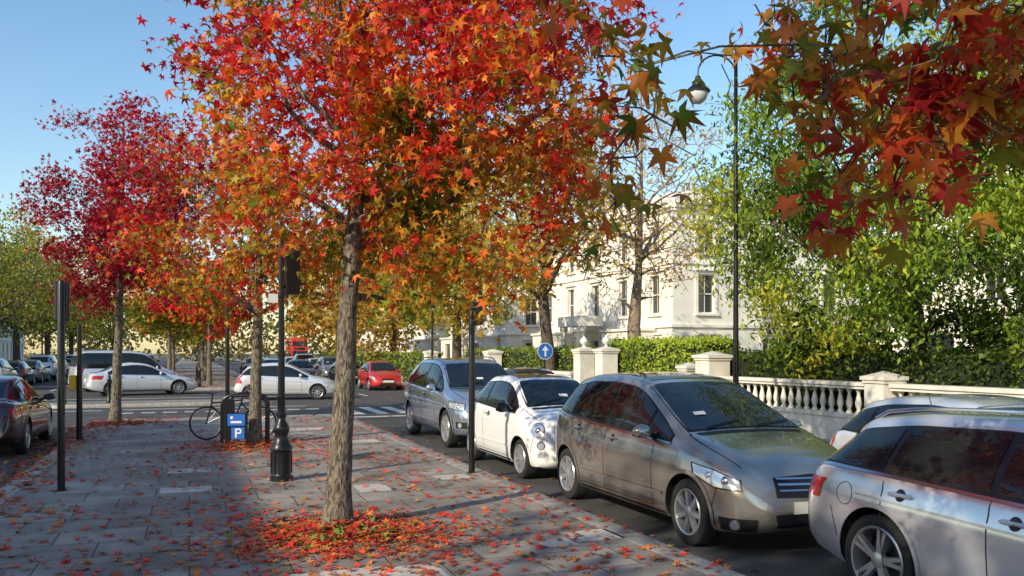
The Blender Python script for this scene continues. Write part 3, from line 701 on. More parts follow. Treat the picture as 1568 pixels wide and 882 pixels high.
# ------------------------------------------------------------------ fallen leaves
rng = np.random.RandomState(11)
pts = []
def pile(cx, cy, n, s, hmax=.05):
    for _ in range(n):
        x, y = cx+rng.normal(0,s), cy+rng.normal(0,s*.95); d = math.hypot(x-cx,y-cy)
        if x < -2.25 or x > 4.05: continue
        pts.append((x, y, .018+hmax*max(0,1-d/s/1.4)*rng.uniform(0,1)))
pile(1.37,8.3,1700,.50,.12); pile(1.4,8.0,700,.95,.03); pile(1.17,16.8,800,.65,.06); pile(-1.6,23.1,500,.8,.03); pile(1.3,6.1,220,.6); pile(.6,15,220,1.1); pile(.3,12.5,140,1.0); pile(-.4,6.5,180,.9)
for _ in range(1000): pts.append((-2.3+abs(rng.normal(0,.35)), rng.uniform(4,24), .02))
for _ in range(380): pts.append((rng.uniform(2.6,4.05), rng.uniform(4,23), .02))
for _ in range(8500):
    x, y = rng.uniform(-2.3,4.05), 3.6+rng.uniform(0,1)**1.2*20.5
    if nz((x,y,0), .55, 4.) + .25*nz((x,y,0),2.,9.) > rng.uniform(-.30,1.0): pts.append((x,y,.016))
P = np.array(pts); n = len(P)
cols = palette([(0,(.70,.03,.03)),(.35,(.78,.09,.03)),(.6,(.66,.22,.04)),(.8,(.46,.28,.08)),(1,(.26,.12,.045))], rng.uniform(0,1,n)**1.25)*rng.uniform(.45,1.2,(n,1))
leaves('fallen_leaves', P, .064, np.clip(cols,0,.85), STAR, LEAFG, rng, flat=True)
pts = [(-2.35-abs(rng.normal(0,.3)), rng.uniform(5,24), -.085) for _ in range(1000)]+[(4.15+abs(rng.normal(0,.12)), rng.uniform(3,24), -.085) for _ in range(400)]
pts += [(rng.uniform(-1.8,3.8), 44.5+rng.uniform(0,1)**1.3*60, .02) for _ in range(2600)]
pts += [(rng.uniform(-2,4), rng.uniform(25,44), -.085) for _ in range(140)] + [(rng.uniform(4,10), rng.uniform(0,40), -.085) for _ in range(250)] + [(10.0-abs(rng.normal(0,.15)), rng.uniform(2,60), -.08) for _ in range(400)]
P = np.array(pts); n = len(P)
leaves('fallen_leaves_in_gutter', P, .07, palette([(0,(.5,.03,.02)),(.5,(.52,.17,.03)),(1,(.45,.27,.06))], rng.uniform(0,1,n))*rng.uniform(.6,1.2,(n,1)), STAR, LEAFG, rng, flat=True)
P = np.stack([1.37+rng.normal(0,.38,60), 8.0+rng.normal(0,.22,60), rng.uniform(.04,.14,60)],1)
leaves('weeds_in_tree_pit', P, .045, np.tile(np.array([[.14,.24,.04]]),(60,1)), DIAM, LEAFG, rng, droop=-1)

# ------------------------------------------------------------------ trees
make_tree('sweetgum_tree', (1.37,8.49,0), [(0,0,0,.138),(.05,.0,1.0,.108),(.12,0,2.3,.090),(.19,0,3.4,.075),(.24,.02,4.8,.055),(.22,.05,6.3,.03),(.2,0,7.3,.015)],
  ((.74,.0,4.48),(2.3,2.2,2.45)), 225, 76, .080, col_sweet(.05,.03,.34), spread=.34, seed=4, nlimb=12, gap=-.12, limb_start=.33, zflat=.97)
make_tree('sweetgum_tree', (1.17,16.9,0), [(0,0,0,.12),(.03,0,1.5,.10),(.05,0,2.6,.085),(.1,0,4.5,.05),(.1,0,6.0,.02)],
  ((-.1,0,4.1),(2.4,2.3,2.1)), 160, 72, .085, col_sweet(-.02,.12), spread=.38, seed=9, nlimb=8, gap=-.2, limb_start=.35)
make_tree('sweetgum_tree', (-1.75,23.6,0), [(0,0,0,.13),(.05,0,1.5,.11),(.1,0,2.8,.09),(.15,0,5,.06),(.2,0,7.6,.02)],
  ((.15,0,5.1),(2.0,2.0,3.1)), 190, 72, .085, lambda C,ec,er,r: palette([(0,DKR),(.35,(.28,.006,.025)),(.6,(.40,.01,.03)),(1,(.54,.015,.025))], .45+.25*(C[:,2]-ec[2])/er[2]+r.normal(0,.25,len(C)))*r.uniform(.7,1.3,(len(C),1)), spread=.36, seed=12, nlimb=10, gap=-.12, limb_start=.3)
# overhanging sweetgum (trunk stands to the right of the viewpoint)
ex = [(1.43,2.45,2.53),(1.45,2.75,2.30),(1.35,2.7,2.80),(1.45,2.5,2.72),(1.91,2.2,2.56),(2.01,2.23,2.34),(2.05,2.3,2.5),(2.21,2.15,2.40),(2.17,2.0,2.66),(2.38,2.09,2.84),(2.40,2.08,2.56),(2.60,2.02,2.68),(2.62,2.04,2.42),(2.03,2.5,2.90),(2.3,2.6,2.8),(2.7,2.4,2.75),(2.75,2.2,2.95),(2.1,1.9,2.8),(2.55,1.9,2.85),(1.3,2.9,3.05),(1.2,2.9,3.1),(2.9,2.7,2.7),(2.5,2.6,2.6),(1.36,2.62,2.42),(1.25,2.6,2.95),(1.97,2.26,2.44),(2.03,2.2,2.24),(2.00,2.3,2.66),(2.28,2.12,2.52),(2.2,2.2,2.28),(1.93,2.3,2.78),(2.5,2.05,2.5),(2.34,2.2,2.68),(2.66,2.0,2.55)]
r_ = np.random.RandomState(3)
for _ in range(40):
    u = r_.uniform(0,1); x = 2.0+1.15*u; y = 2.35-.3*u+r_.normal(0,.3); z = 3.06-abs(r_.normal(0,.27))-.05*u
    ex.append((x,y,z))
ex = [(x-3.4, y+.5, z) for x,y,z in ex]
make_tree('sweetgum_tree', (3.4,-.5,0), [(0,0,0,.15),(0,0,2.2,.11),(0,0,4,.08),(0,.1,7,.02)], ((-.2,.0,5.3),(2.5,2.4,2.1)), 140, 50, .078,
  lambda C,ec,er,r: (lambda t: palette([(0,(.09,.14,.018)),(.3,(.24,.23,.026)),(.5,(.56,.26,.035)),(.7,(.64,.12,.025)),(.85,(.52,.035,.022)),(1,(.34,.014,.02))], t))(.42+.7*np.array([nz(c,1.6,5.) for c in C])-.14*(C[:,0]+1.2)+r.normal(0,.16,len(C)))*r.uniform(.6,1.2,(len(C),1)),
  spread=.34, seed=21, nlimb=9, gap=-.25, limb_start=.5, extra=ex, extra_leaf=13, rmin=.004, droop=1.2, zflat=.7)
G1=(.10,.18,.02); G2=(.20,.32,.03); G3=(.34,.44,.045); YG=(.52,.50,.06); G0=(.045,.08,.015)
make_tree('locust_tree', (13.8,13.2,0), [(0,0,0,.24),(.1,0,1.8,.2),(-.1,.1,3.2,.16),(-.2,0,5.2,.1),(-.2,0,8,.03)],
  ((-.3,.2,5.1),(4.2,4.2,4.0)), 400, 125, .078, col_list([G0,G1,G2,G3,G3,YG],.55,.2), tmpl=DIAM, spread=.46, seed=31, nlimb=14, gap=-.12, droop=.9, bark=BARKD, limb_start=.3, zflat=.95, shell=.4)
make_tree('locust_tree', (18.5,10.2,0), [(0,0,0,.24),(.1,0,2.8,.2),(-.2,0,6.2,.1),(-.2,0,9,.03)],
  ((0,0,6.4),(4.4,4.4,4.6)), 240, 95, .11, col_list([G0,G1,G2,G2,G3],.5,.2,5.), tmpl=DIAM, spread=.6, seed=33, nlimb=12, gap=-.15, droop=.9, bark=BARKD, limb_start=.3)
make_tree('laurel_shrub', (13.6,15.2,0), [(0,0,0,.07),(0,0,1.0,.05),(0,0,2.2,.02)], ((0,0,1.5),(1.2,2.2,1.4)), 90, 90, .07, col_list([G0,G0,G1,G2],.9,.2), tmpl=BROAD, spread=.33, seed=35, bark=BARKD, gap=-.4, nlimb=5)
make_tree('laurel_shrub', (14.4,10.9,0), [(0,0,0,.07),(0,0,1.0,.05),(0,0,2.2,.02)], ((0,0,1.7),(1.1,2.2,1.7)), 90, 90, .07, col_list([G0,G0,G1,G1],.9,.2,7.), tmpl=BROAD, spread=.35, seed=36, bark=BARKD, gap=-.4, nlimb=5)
GOLD=(.56,.36,.06); PALE=(.66,.48,.18); RUST=(.50,.22,.05); OLY=(.36,.34,.05)
make_tree('plane_tree', (15.4,27.8,0), [(0,0,0,.3),(.05,0,1.5,.27),(.0,0,2.8,.24),(.2,0,5,.13),(.3,0,8,.07),(.3,0,11.5,.02)], ((.2,0,7.4),(3.8,3.6,5.0)), 270, 22, .07, col_list([RUST,GOLD,PALE,PALE],.6,.2), tmpl=BROAD, spread=.55, seed=41, nlimb=18, gap=-.35, bark=BARKL, limb_start=.22, rmin=.013, bare=.5)
make_tree('plane_tree', (12.4,28.5,0), [(0,0,0,.26),(-.1,0,1.5,.23),(-.35,0,3.4,.2),(-.2,0,6,.12),(-.2,0,10,.03)], ((-1.0,0,6.6),(3.8,3.8,4.2)), 230, 44, .10, col_list([OLY,GOLD,GOLD,PALE],.6,.2,3.), tmpl=BROAD, spread=.55, seed=43, nlimb=12, gap=-.2, bark=BARKD, limb_start=.3, rmin=.01, bare=.2)
make_tree('plane_tree', (12.6,41,0), [(0,0,0,.28),(0,0,3,.22),(.1,0,6,.14),(0,0,11,.03)], ((-.6,0,6.4),(4.6,4.4,4.6)), 220, 55, .13, col_list([G2,OLY,GOLD,GOLD],.4,.2,4.), tmpl=BROAD, spread=.65, seed=45, nlimb=10, gap=-.2, bark=BARKD, limb_start=.3)
make_tree('plane_tree', (12.8,56,0), [(0,0,0,.28),(0,0,3,.22),(.1,0,6,.14),(0,0,11,.03)], ((-.6,0,6.2),(5,5,4.8)), 180, 55, .18, col_list([OLY,GOLD,PALE],.4,.2,8.), tmpl=BROAD, spread=.8, seed=47, nlimb=10, gap=-.2, bark=BARKD, limb_start=.3)
make_tree('plane_tree', (13,74,0), [(0,0,0,.28),(0,0,3,.22),(.1,0,6,.14),(0,0,11,.03)], ((-.6,0,6),(5,5,5)), 150, 50, .22, col_list([OLY,GOLD,RUST],.4,.2,9.), tmpl=BROAD, spread=.9, seed=49, nlimb=8, gap=-.3, bark=BARKD, limb_start=.3)
sp = [(1.0,48,'r'),(1.0,57,'o'),(1.0,66,'o'),(1.0,76,'g'),(1.0,88,'o'),(1.0,102,'g')]
for i,(x,y,kind) in enumerate(sp):
    cf = col_sweet(.3,.0) if kind == 'r' else (col_sweet(-.3,.2) if kind == 'o' else col_list([GRN,OLV,AMB],.5))
    make_tree('street_tree', (x,y,0), [(0,0,0,.13),(0,0,2.5,.1),(0,0,5,.05),(0,0,6.5,.02)], ((0,0,4.6),(2.6,2.6,2.5)), 85, 50, .13, cf, tmpl=BROAD, spread=.5, seed=60+i, nlimb=6, gap=-.3, limb_start=.3)
make_tree('street_tree', (-1.0,50,0), [(0,0,0,.13),(0,0,2.5,.1),(0,0,5,.05),(0,0,6.5,.02)], ((0,0,4.4),(2.8,2.8,2.3)), 90, 55, .13, col_sweet(-.38,.3), tmpl=BROAD, spread=.5, seed=70, nlimb=6, gap=-.3, limb_start=.3)
make_tree('street_tree', (-1.0,62,0), [(0,0,0,.13),(0,0,2.5,.1),(0,0,5,.05),(0,0,6.5,.02)], ((0,0,4.4),(2.8,2.8,2.3)), 90, 55, .13, col_sweet(-.25,.3), tmpl=BROAD, spread=.5, seed=71, nlimb=6, gap=-.3, limb_start=.3)
LG=[G1,OLY,(.22,.25,.04),GOLD]
for i,(x,y,h,r) in enumerate([(-12.5,52,9.5,4.2),(-12.5,64,11,5),(-13,78,12,5.5),(-13,94,12,6),(-13,112,12,6),(-10,132,12,7)]):
    make_tree('plane_tree', (x,y,0), [(0,0,0,.3),(0,0,h*.3,.24),(.2,0,h*.6,.14),(0,0,h,.03)], ((0,0,h*.6),(r,r,h*.42)), 140, 50, .10+.04*i/2, col_list(LG,.35,.2,i*2.), tmpl=BROAD, spread=.16*r, seed=80+i, nlimb=9, gap=-.15, bark=BARKD, limb_start=.3, rmin=.015)
# out-of-view plane trees across the left carriageway, added to cast dappled shade ahead
for i,(x,y) in enumerate([(-12.4,-15),(-12.4,-5.5)]):
    make_tree('plane_tree', (x,y,0), [(0,0,0,.3),(0,0,4,.26),(.2,0,7,.14),(0,0,13,.03)], ((0,0,9.2),(4.2,4.2,4.2)), 80, 30, .2, col_list(LG,.35,.2,i*3.), tmpl=BROAD, spread=.8, seed=95+i, nlimb=8, gap=0., bark=BARKD, limb_start=.3, rmin=.015)

rng = np.random.RandomState(77); Cc = []
for _ in range(230):
    a = rng.uniform(-110, 120); c = np.array([a, 185+abs(a)*.1+rng.normal(0,6), rng.uniform(1,8.5)]); Cc.append(c+rng.normal(0,1,(60,3))*np.array([2.6,2.4,1.6]))
Cc = np.concatenate(Cc); Cc = Cc[Cc[:,2] > 0]
leaves('distant_trees', Cc, .55, col_list([(.09,.10,.04),(.18,.16,.05),(.28,.18,.05),(.14,.14,.05)],.06,.2)(Cc,None,None,rng), BROAD, LEAFH, rng)

# ------------------------------------------------------------------ hedges
def hedge(name, x0,y0,x1,y1,z1, cols, n, seed, size=.05):
    rng = np.random.RandomState(seed); root = empty(name, ((x0+x1)/2,(y0+y1)/2,0))
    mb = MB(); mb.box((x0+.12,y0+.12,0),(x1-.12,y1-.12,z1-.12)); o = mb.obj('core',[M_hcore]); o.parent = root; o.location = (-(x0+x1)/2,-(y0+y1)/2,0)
    P = []
    A = [((y1-y0)*z1), ((y1-y0)*z1), (x1-x0)*z1, (x1-x0)*z1, (x1-x0)*(y1-y0)]; A = np.array(A)/sum(A)
    for f, k in enumerate(rng.multinomial(n, A)):
        u, v = rng.uniform(0,1,k), rng.uniform(0,1,k); dd = rng.normal(0,.055,k)
        if f == 0: q = np.stack([x0+.05+dd, y0+u*(y1-y0), v*z1],1)
        elif f == 1: q = np.stack([x1-.05+dd, y0+u*(y1-y0), v*z1],1)
        elif f == 2: q = np.stack([x0+u*(x1-x0), y0+.05+dd, v*z1],1)
        elif f == 3: q = np.stack([x0+u*(x1-x0), y1-.05+dd, v*z1],1)
        else: q = np.stack([x0+u*(x1-x0), y0+v*(y1-y0), z1-.03+dd],1)
        P.append(q)
    P = np.concatenate(P); P += .12*np.array([[nz(p,1.4,2.),nz(p,1.4,5.),nz(p,1.4,9.)] for p in P])
    o = leaves('hedge_leaves', P, size, col_list(cols,1.3,.2)(P,None,None,rng), BROAD, LEAFH, rng); o.parent = root; o.location = (-(x0+x1)/2,-(y0+y1)/2,0)
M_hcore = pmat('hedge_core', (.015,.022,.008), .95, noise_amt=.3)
LIME=[(.20,.30,.035),(.34,.44,.045),(.46,.54,.065)]
hedge('hedge', 12.5,18.8,13.6,24.6,2.1, LIME, 14000, 1)
hedge('hedge', 12.6,2.0,13.9,10.2,2.3, [(.10,.17,.025),(.20,.28,.035),(.32,.38,.05)], 22000, 2)
hedge('hedge', 12.6,26.6,13.6,40,1.9, [(.1,.16,.03),(.22,.3,.04),(.3,.36,.05)], 12000, 3)
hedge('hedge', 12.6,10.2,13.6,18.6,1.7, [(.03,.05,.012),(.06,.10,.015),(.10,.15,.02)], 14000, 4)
hedge('hedge', 11.9,44,12.8,80,1.7, [(.1,.16,.03),(.22,.3,.04),(.3,.36,.05)], 9000, 5, .09)

# ------------------------------------------------------------------ garden wall with balusters
M_stucco = pmat('white_stucco', (.80,.76,.67), .8, noise_amt=.08, nscale=1.2, bump=.1)
M_stone = pmat('painted_stone', (.74,.70,.62), .75, noise_amt=.16, nscale=2.5, bump=.15)
mb = MB()
BP = [(.035,0),(.06,.0),(.06,.04),(.04,.06),(.035,.09),(.06,.16),(.066,.21),(.05,.29),(.032,.37),(.03,.41),(.05,.44),(.06,.46),(.06,.49)]
def balus(y0, y1, X=12.15):
    mb.box((X-.14,y0,0),(X+.14,y1,.48)); mb.box((X-.17,y0+.003,.48),(X+.17,y1-.003,.56))
    mb.box((X-.13,y0+.003,1.05),(X+.13,y1-.003,1.11)); mb.box((X-.17,y0+.005,1.11),(X+.17,y1-.005,1.18))
    n = int((y1-y0)/.24)
    for i in range(n): mb.lathe(BP, (X, y0+(i+.5)*(y1-y0)/n, .56), 10)
def pier(y, X=12.15, w=.24, h=1.3, ball=False):
    mb.box((X-w-.04,y-w-.04,0),(X+w+.04,y+w+.04,.25)); mb.box((X-w,y-w,.25),(X+w,y+w,h-.12))
    mb.box((X-w-.03,y-w-.03,h-.12),(X+w+.03,y+w+.03,h-.06)); mb.box((X-w-.06,y-w-.06,h-.06),(X+w+.06,y+w+.06,h+.01))
    v = [(X-w-.03,y-w-.03,h+.01),(X+w+.03,y-w-.03,h+.01),(X+w+.03,y+w+.03,h+.01),(X-w-.03,y+w+.03,h+.01),(X,y,h+.11)]
    mb.add(v, [(0,1,4),(1,2,4),(2,3,4),(3,0,4)])
    if ball: mb.lathe([(.07,.08),(.04,.14),(.09,.18),(.13,.25),(.11,.34),(.04,.40),(.02,.44)], (X,y,h), 14)
for a, b in ((-3,2.6),(3.15,7.5),(8.05,12.1),(12.65,17.6)): balus(a, b)
for y in (2.88,7.78,12.38): pier(y)
mb.obj('balustrade_wall', [M_stone])
mb = MB(); pier(17.95, w=.30, h=1.68); pier(19.0, w=.2, h=1.4); mb.box((12.0,19.3,0),(12.3,23.3,.9)); mb.box((11.95,19.303,.9),(12.35,23.297,.98)); pier(23.7, w=.26, h=1.85, ball=True); pier(25.3, w=.26, h=1.85, ball=True)
mb.box((12.0,26,0),(12.3,44,1.0)); mb.box((11.95,26.003,1.0),(12.35,43.997,1.1)); pier(44.3, w=.3, h=1.8); pier(34.3, w=.3, h=1.8)
mb.obj('gate_piers_and_garden_wall', [M_stone])

# ------------------------------------------------------------------ villas
M_win = pmat('window_glass', (.03,.035,.04), .06, 0, .3, .8)
M_frame = pmat('window_frame', (.7,.69,.66), .5)
M_roof = pmat('slate_roof', (.09,.095,.105), .7, noise_amt=.3, nscale=4)
M_brick = pmat('stock_brick', (.34,.25,.16), .9, noise_amt=.3, nscale=3)
def facade(mb, o, u, nrm, W, H, cols, rows, depth=.18):
    o = Vector(o); u = Vector(u); nn = Vector(nrm); Zv = Vector((0,0,1))
    xs = sorted(set([0,W]+[c[0] for c in cols]+[c[1] for c in cols])); zs = sorted(set([0,H]+[r[0] for r in rows]+[r[1] for r in rows]))
    P = lambda x,z,d=0: tuple(o+u*x+Zv*z+nn*d)
    def q(a,b,c,d,m): mb.add([a,b,c,d],[(0,1,2,3)],m)
    def slab(x0,x1,z0,z1,d0,d1,m):
        v = [P(x0,z0,d0),P(x1,z0,d0),P(x1,z1,d0),P(x0,z1,d0),P(x0,z0,d1),P(x1,z0,d1),P(x1,z1,d1),P(x0,z1,d1)]
        mb.add(v,[(0,1,2,3),(4,5,6,7),(0,1,5,4),(1,2,6,5),(2,3,7,6),(3,0,4,7)],m)
    for i in range(len(xs)-1):
        for j in range(len(zs)-1):
            xm, zm = (xs[i]+xs[i+1])/2, (zs[j]+zs[j+1])/2
            op = any(c[0]<xm<c[1] for c in cols) and any(r[0]<zm<r[1] for r in rows)
            x0,x1,z0,z1 = xs[i],xs[i+1],zs[j],zs[j+1]
            if not op: q(P(x0,z0),P(x1,z0),P(x1,z1),P(x0,z1),0)
            else:
                D = -depth
                q(P(x0,z0),P(x0,z0,D),P(x0,z1,D),P(x0,z1),0); q(P(x1,z0),P(x1,z0,D),P(x1,z1,D),P(x1,z1),0)
                q(P(x0,z0),P(x1,z0),P(x1,z0,D),P(x0,z0,D),0); q(P(x0,z1),P(x1,z1),P(x1,z1,D),P(x0,z1,D),0)
                q(P(x0,z0,D),P(x1,z0,D),P(x1,z1,D),P(x0,z1,D),1)
                t = .05; zc = (z0+z1)/2
                slab(x0,x0+t,z0,z1,D+.01,D+.05,2); slab(x1-t,x1,z0,z1,D+.01,D+.05,2); slab(x0+t,x1-t,zc-.03,zc+.03,D+.012,D+.06,2); slab(x0+t,x1-t,z0,z0+t,D+.011,D+.05,2); slab(x0+t,x1-t,z1-t,z1,D+.011,D+.05,2)
                slab((x0+x1)/2-.015,(x0+x1)/2+.015,z0+t,z1-t,D+.008,D+.035,2)
                slab(x0-.16,x0-.003,z0-.02,z1+.003,.002,.05,0); slab(x1+.003,x1+.16,z0-.02,z1+.003,.002,.05,0)
                slab(x0-.16,x1+.16,z1+.006,z1+.18,.002,.06,0); slab(x0-.24,x1+.24,z1+.18,z1+.26,.002,.20,0); slab(x0-.2,x1+.2,z0-.14,z0-.02,.002,.14,0)
    return slab
def villa(name, X, Y0, Y1, X1, H=9.8, portico=None):
    mb = MB(); L = Y1-Y0; n = int(L//3.3); cols = [(L*(i+.5)/n-.5, L*(i+.5)/n+.5) for i in range(n)]
    rows = [(.9,2.5),(3.8,5.8),(6.9,8.4)]
    sl = facade(mb, (X,Y0,0),(0,1,0),(-1,0,0),L,H,cols,rows)
    bands = ((3.05,3.2,.12),(6.3,6.45,.1),(9.0,9.15,.12),(9.15,9.35,.3),(9.35,9.5,.45))
    for (a,b,d) in bands: sl(-.1,L+.1,a,b,.002,d,0)
    W = X1-X; m = 3; c2 = [(W*(i+.5)/m-.5, W*(i+.5)/m+.5) for i in range(m)]
    sl = facade(mb, (X,Y0,0),(1,0,0),(0,-1,0),W,H,c2,rows)
    for (a,b,d) in bands: sl(.003,W,a,b,.002,d,0)
    mb.add([(X,Y1,0),(X1,Y1,0),(X1,Y1,H),(X,Y1,H),(X1,Y0,0),(X1,Y0,H)],[(0,1,2,3),(1,4,5,2)],0)
    mb.box((X+.1,Y0+.1,H-.02),(X1-.1,Y1-.1,H+.2),0)
    mb.box((X+1,Y0+1,H+.2),(X1-1,Y1-1,H+.35),3)
    for yc in ((Y0+Y1)/2, Y1-2.5):
        mb.box((X+6,yc-.9,H+.35),(X+7,yc+.9,H+2.0),0)
        for k in (-.6,0,.6): mb.lathe([(.13,0),(.1,.5),(.13,.55)],(X+6.5,yc+k,H+2.0),8,4)
    if portico:
        yc = portico
        mb.box((X-1.9,yc-1.6,3.3),(X-.46,yc+1.6,3.9),0)
        for dy in (-1.3,1.3): mb.lathe([(.24,0),(.24,.15),(.18,.2),(.15,2.9),(.2,3.0),(.25,3.1),(.25,3.3)],(X-1.65,yc+dy,0),14,0)
    for yc in (Y0+3.6, Y1-3.6):
        mb.box((X-1.2,yc-2.0,.0),(X-.003,yc-.75,2.9),0); mb.box((X-1.2,yc+.75,.0),(X-.003,yc+2.0,2.9),0)
        mb.box((X-1.2,yc-.75,0),(X-.003,yc+.75,.9),0); mb.box((X-1.2,yc-.75,2.5),(X-.003,yc+.75,2.9),0)
        mb.add([(X-1.05,yc-.75,.9),(X-1.05,yc+.75,.9),(X-1.05,yc+.75,2.5),(X-1.05,yc-.75,2.5)],[(0,1,2,3)],1)
        mb.box((X-1.32,yc-2.1,2.9),(X-.13,yc+2.1,3.04),0)
    return mb.obj(name, [M_stucco, M_win, M_frame, M_roof, M_brick])
villa('stucco_villa', 23, 37.5, 55, 35, portico=46)
villa('stucco_villa', 22, 59, 74, 34, portico=66)
villa('stucco_villa', 22, 78, 100, 34, portico=88)
villa('stucco_villa', 24, 104, 130, 34, portico=120)
villa('stucco_villa', 30, 6, 30, 40, portico=16)
def terrace(name, X, Y0, Y1, H, X1, mat):
    mb = MB(); L = Y1-Y0; n = int(L//2.8); cols = [(L*(i+.5)/n-.5, L*(i+.5)/n+.5) for i in range(n)]
    rows = [(1,3),(4.2,6.4),(7.5,9.4),(10.4,12)]; rows = [r for r in rows if r[1] < H-.6]
    sl = facade(mb, (X,Y0,0),(0,1,0),(1,0,0),L,H,cols,rows)
    sl(-.05,L+.05,3.4,3.6,.002,.12,0); sl(-.05,L+.05,H-.6,H-.4,.002,.35,0)
    mb.add([(X,Y0,0),(X1,Y0,0),(X1,Y0,H),(X,Y0,H),(X,Y1,0),(X1,Y1,0),(X1,Y1,H),(X,Y1,H)],[(0,1,2,3),(4,5,6,7),(1,5,6,2),(3,2,6,7)],0)
    mb.box((X1+3,Y0+.3,H-.1),(X-1,Y1-.3,H+.3),3)
    return mb.obj(name, [mat, M_win, M_frame, M_roof])
terrace('unseen_shade_terrace', -20.5, -60, 12, 12.3, -32, M_brick)  # off-camera block added to shade the pavement; height set for its shadow edge
terrace('stucco_terrace', -24, 44, 150, 11, -36, M_stucco)
# ------------------------------------------------------------------ street furniture
M_iron = pmat('black_iron', (.012,.012,.014), .35, .3, .3, bump=.05)
M_gl = pmat('lamp_glass', (.55,.56,.55), .15, 0, .5)
M_blue = pmat('sign_blue', (.02,.14,.5), .4)
M_sw = pmat('sign_white', (.75,.75,.75), .4)
M_yel = pmat('push_button_yellow', (.7,.43,.02), .4)
M_dgl = pmat('signal_lens', (.03,.01,.01), .2, 0, 1)
def signal_head(mb, x, y, z, face, h=.95, w=.26, n=3):
    mb.bbox((x-w/2,y-.09,z),(x+w/2,y+.09,z+h), .02, 0)
    for k in range(n):
        zc = z+h*(k+.5)/n; M = Matrix.Translation((x,y+face*.09,zc)) @ Matrix.Rotation(-face*math.pi/2, 4, 'X')
        mb.lathe([(.09,.0),(.1,.0),(.1,.13),(.09,.13),(.09,.01),(0,.01)], n=16, mat=0, M=M); mb.lathe([(.085,0),(.085,.015),(0,.02)], n=16, mat=3, M=M)
mb = MB()
mb.lathe([(.155,0),(.155,.06),(.135,.08),(.13,.10),(.13,.40),(.15,.42),(.15,.46),(.125,.50),(.10,.56),(.085,.62),(.10,.66),(.115,.70),(.095,.76),(.06,.82),(.055,.86),(.075,.88),(.075,.92),(.055,.94),(.052,1.10),(.065,1.12),(.065,1.15),(.047,1.17),(.045,1.7),(.058,1.71),(.058,1.75),(.042,1.76),(.040,2.5),(.054,2.51),(.054,2.55),(.038,2.56),(.036,3.40),(.055,3.42),(.05,3.46),(.02,3.52),(.0,3.54)], n=20)
for k in range(8):
    a = k*math.pi/4; mb.tube([(math.cos(a)*.132,math.sin(a)*.132,.1),(math.cos(a)*.132,math.sin(a)*.132,.40)], .014, 6)
signal_head(mb, .15, .06, 2.55, 1, .62, .20, 2)
mb.tube([(0,0,2.65),(.12,.04,2.65)], .02, 6); mb.tube([(0,0,3.05),(.12,.04,3.05)], .02, 6)
mb.box((-.17,-.03,2.43),(-.05,.02,2.55),1)
mb.obj('traffic_light', [M_iron, M_sw, M_yel, M_dgl], (1.18,12.0,0))
def ped(name, loc, dx):
    mb = MB(); mb.lathe([(.065,0),(.065,.02),(.046,.03),(.046,.5),(.044,2.62),(.03,2.66),(0,2.66)], n=16)
    mb.bbox((dx-.07 if dx else -.085,-.02+.06,2.15),(dx+.07 if dx else .085,.20,2.66), .015, 0)
    for z in (2.53,2.30):
        M = Matrix.Translation((dx,.20,z)) @ Matrix.Rotation(-math.pi/2,4,'X'); mb.lathe([(.06,0),(.065,0),(.065,.09),(.06,.09),(.06,.01),(0,.01)], n=14, M=M)
    return mb.obj(name, [M_iron, M_sw, M_yel, M_dgl], loc)
ped('pedestrian_signal', (3.84,11.75,0), .11)
ped('pedestrian_signal', (-1.52,12.1,0), .0)
def farsig(loc, h=3.0, btn=True, head=True):
    mb = MB(); mb.lathe([(.06,0),(.045,h),(0,h+.02)], n=12); 
    if btn: mb.bbox((-.18,-.08,1.0),(-.05,.06,1.3), .015, 2)
    if head: signal_head(mb, 0, -.14 if not btn else .14, h-1.0, 1 if btn else -1, .9, .24, 3)
    mb.obj('traffic_light', [M_iron, M_sw, M_yel, M_dgl], loc)
farsig((-2.05,18.9,0), 2.3, True, False)
farsig((.9,22.6,0), 3.2, False, False)
farsig((3.7,22.8,0), 2.6, False, False)
mb = MB()
mb.lathe([(.15,0),(.15,.08),(.12,.12),(.12,.8),(.13,.84),(.08,.95),(.065,1.05),(.058,1.2),(.05,3.0),(.042,5.5),(.036,7.6),(.05,7.62),(.05,7.68),(.03,7.72),(.015,7.95),(0,8.0)], n=16)
arc = [(0,0,7.0)]+[(-.36+.36*math.cos(a), 0, 7.35+.38*math.sin(a)) for a in np.linspace(0, math.pi, 12)]+[(-.72,0,7.25)]
mb.tube([(x*1.1,0,z) for x,y,z in arc], .018, 8)
mb.tube([(0,0,6.7),(-.18,0,6.95),(-.1,0,7.15),(-.3,0,7.55)], .012, 6)
hx = -.79
mb.lathe([(.02,.06),(.05,.04),(.07,-.05),(.11,-.08),(.12,-.14),(.24,-.24),(.25,-.27),(.22,-.28)], (hx,0,7.25), 20, 0)
mb.lathe([(.19,-.28),(.20,-.34),(.16,-.44),(.08,-.50),(0,-.52)], (hx,0,7.25), 20, 1)
mb.obj('street_lamp', [M_iron, M_gl], (10.3,14.4,0), -.25)
for i,(x,y) in enumerate([(10.5,38),(10.5,64),(-10.6,48),(-10.6,74)]):
    mb.obj('street_lamp', [M_iron, M_gl], (x,y,0), 0 if x > 0 else math.pi)
mb = MB(); mb.lathe([(.035,0),(.035,2.1),(0,2.12)], n=10)
M = Matrix.Translation((0,-.045,1.8)) @ Matrix.Rotation(math.pi/2,4,'X')
mb.lathe([(.27,0),(.27,.008),(0,.008)], n=28, mat=1, M=M); mb.lathe([(.25,.008),(.25,.012),(0,.012)], n=28, mat=2, M=M)
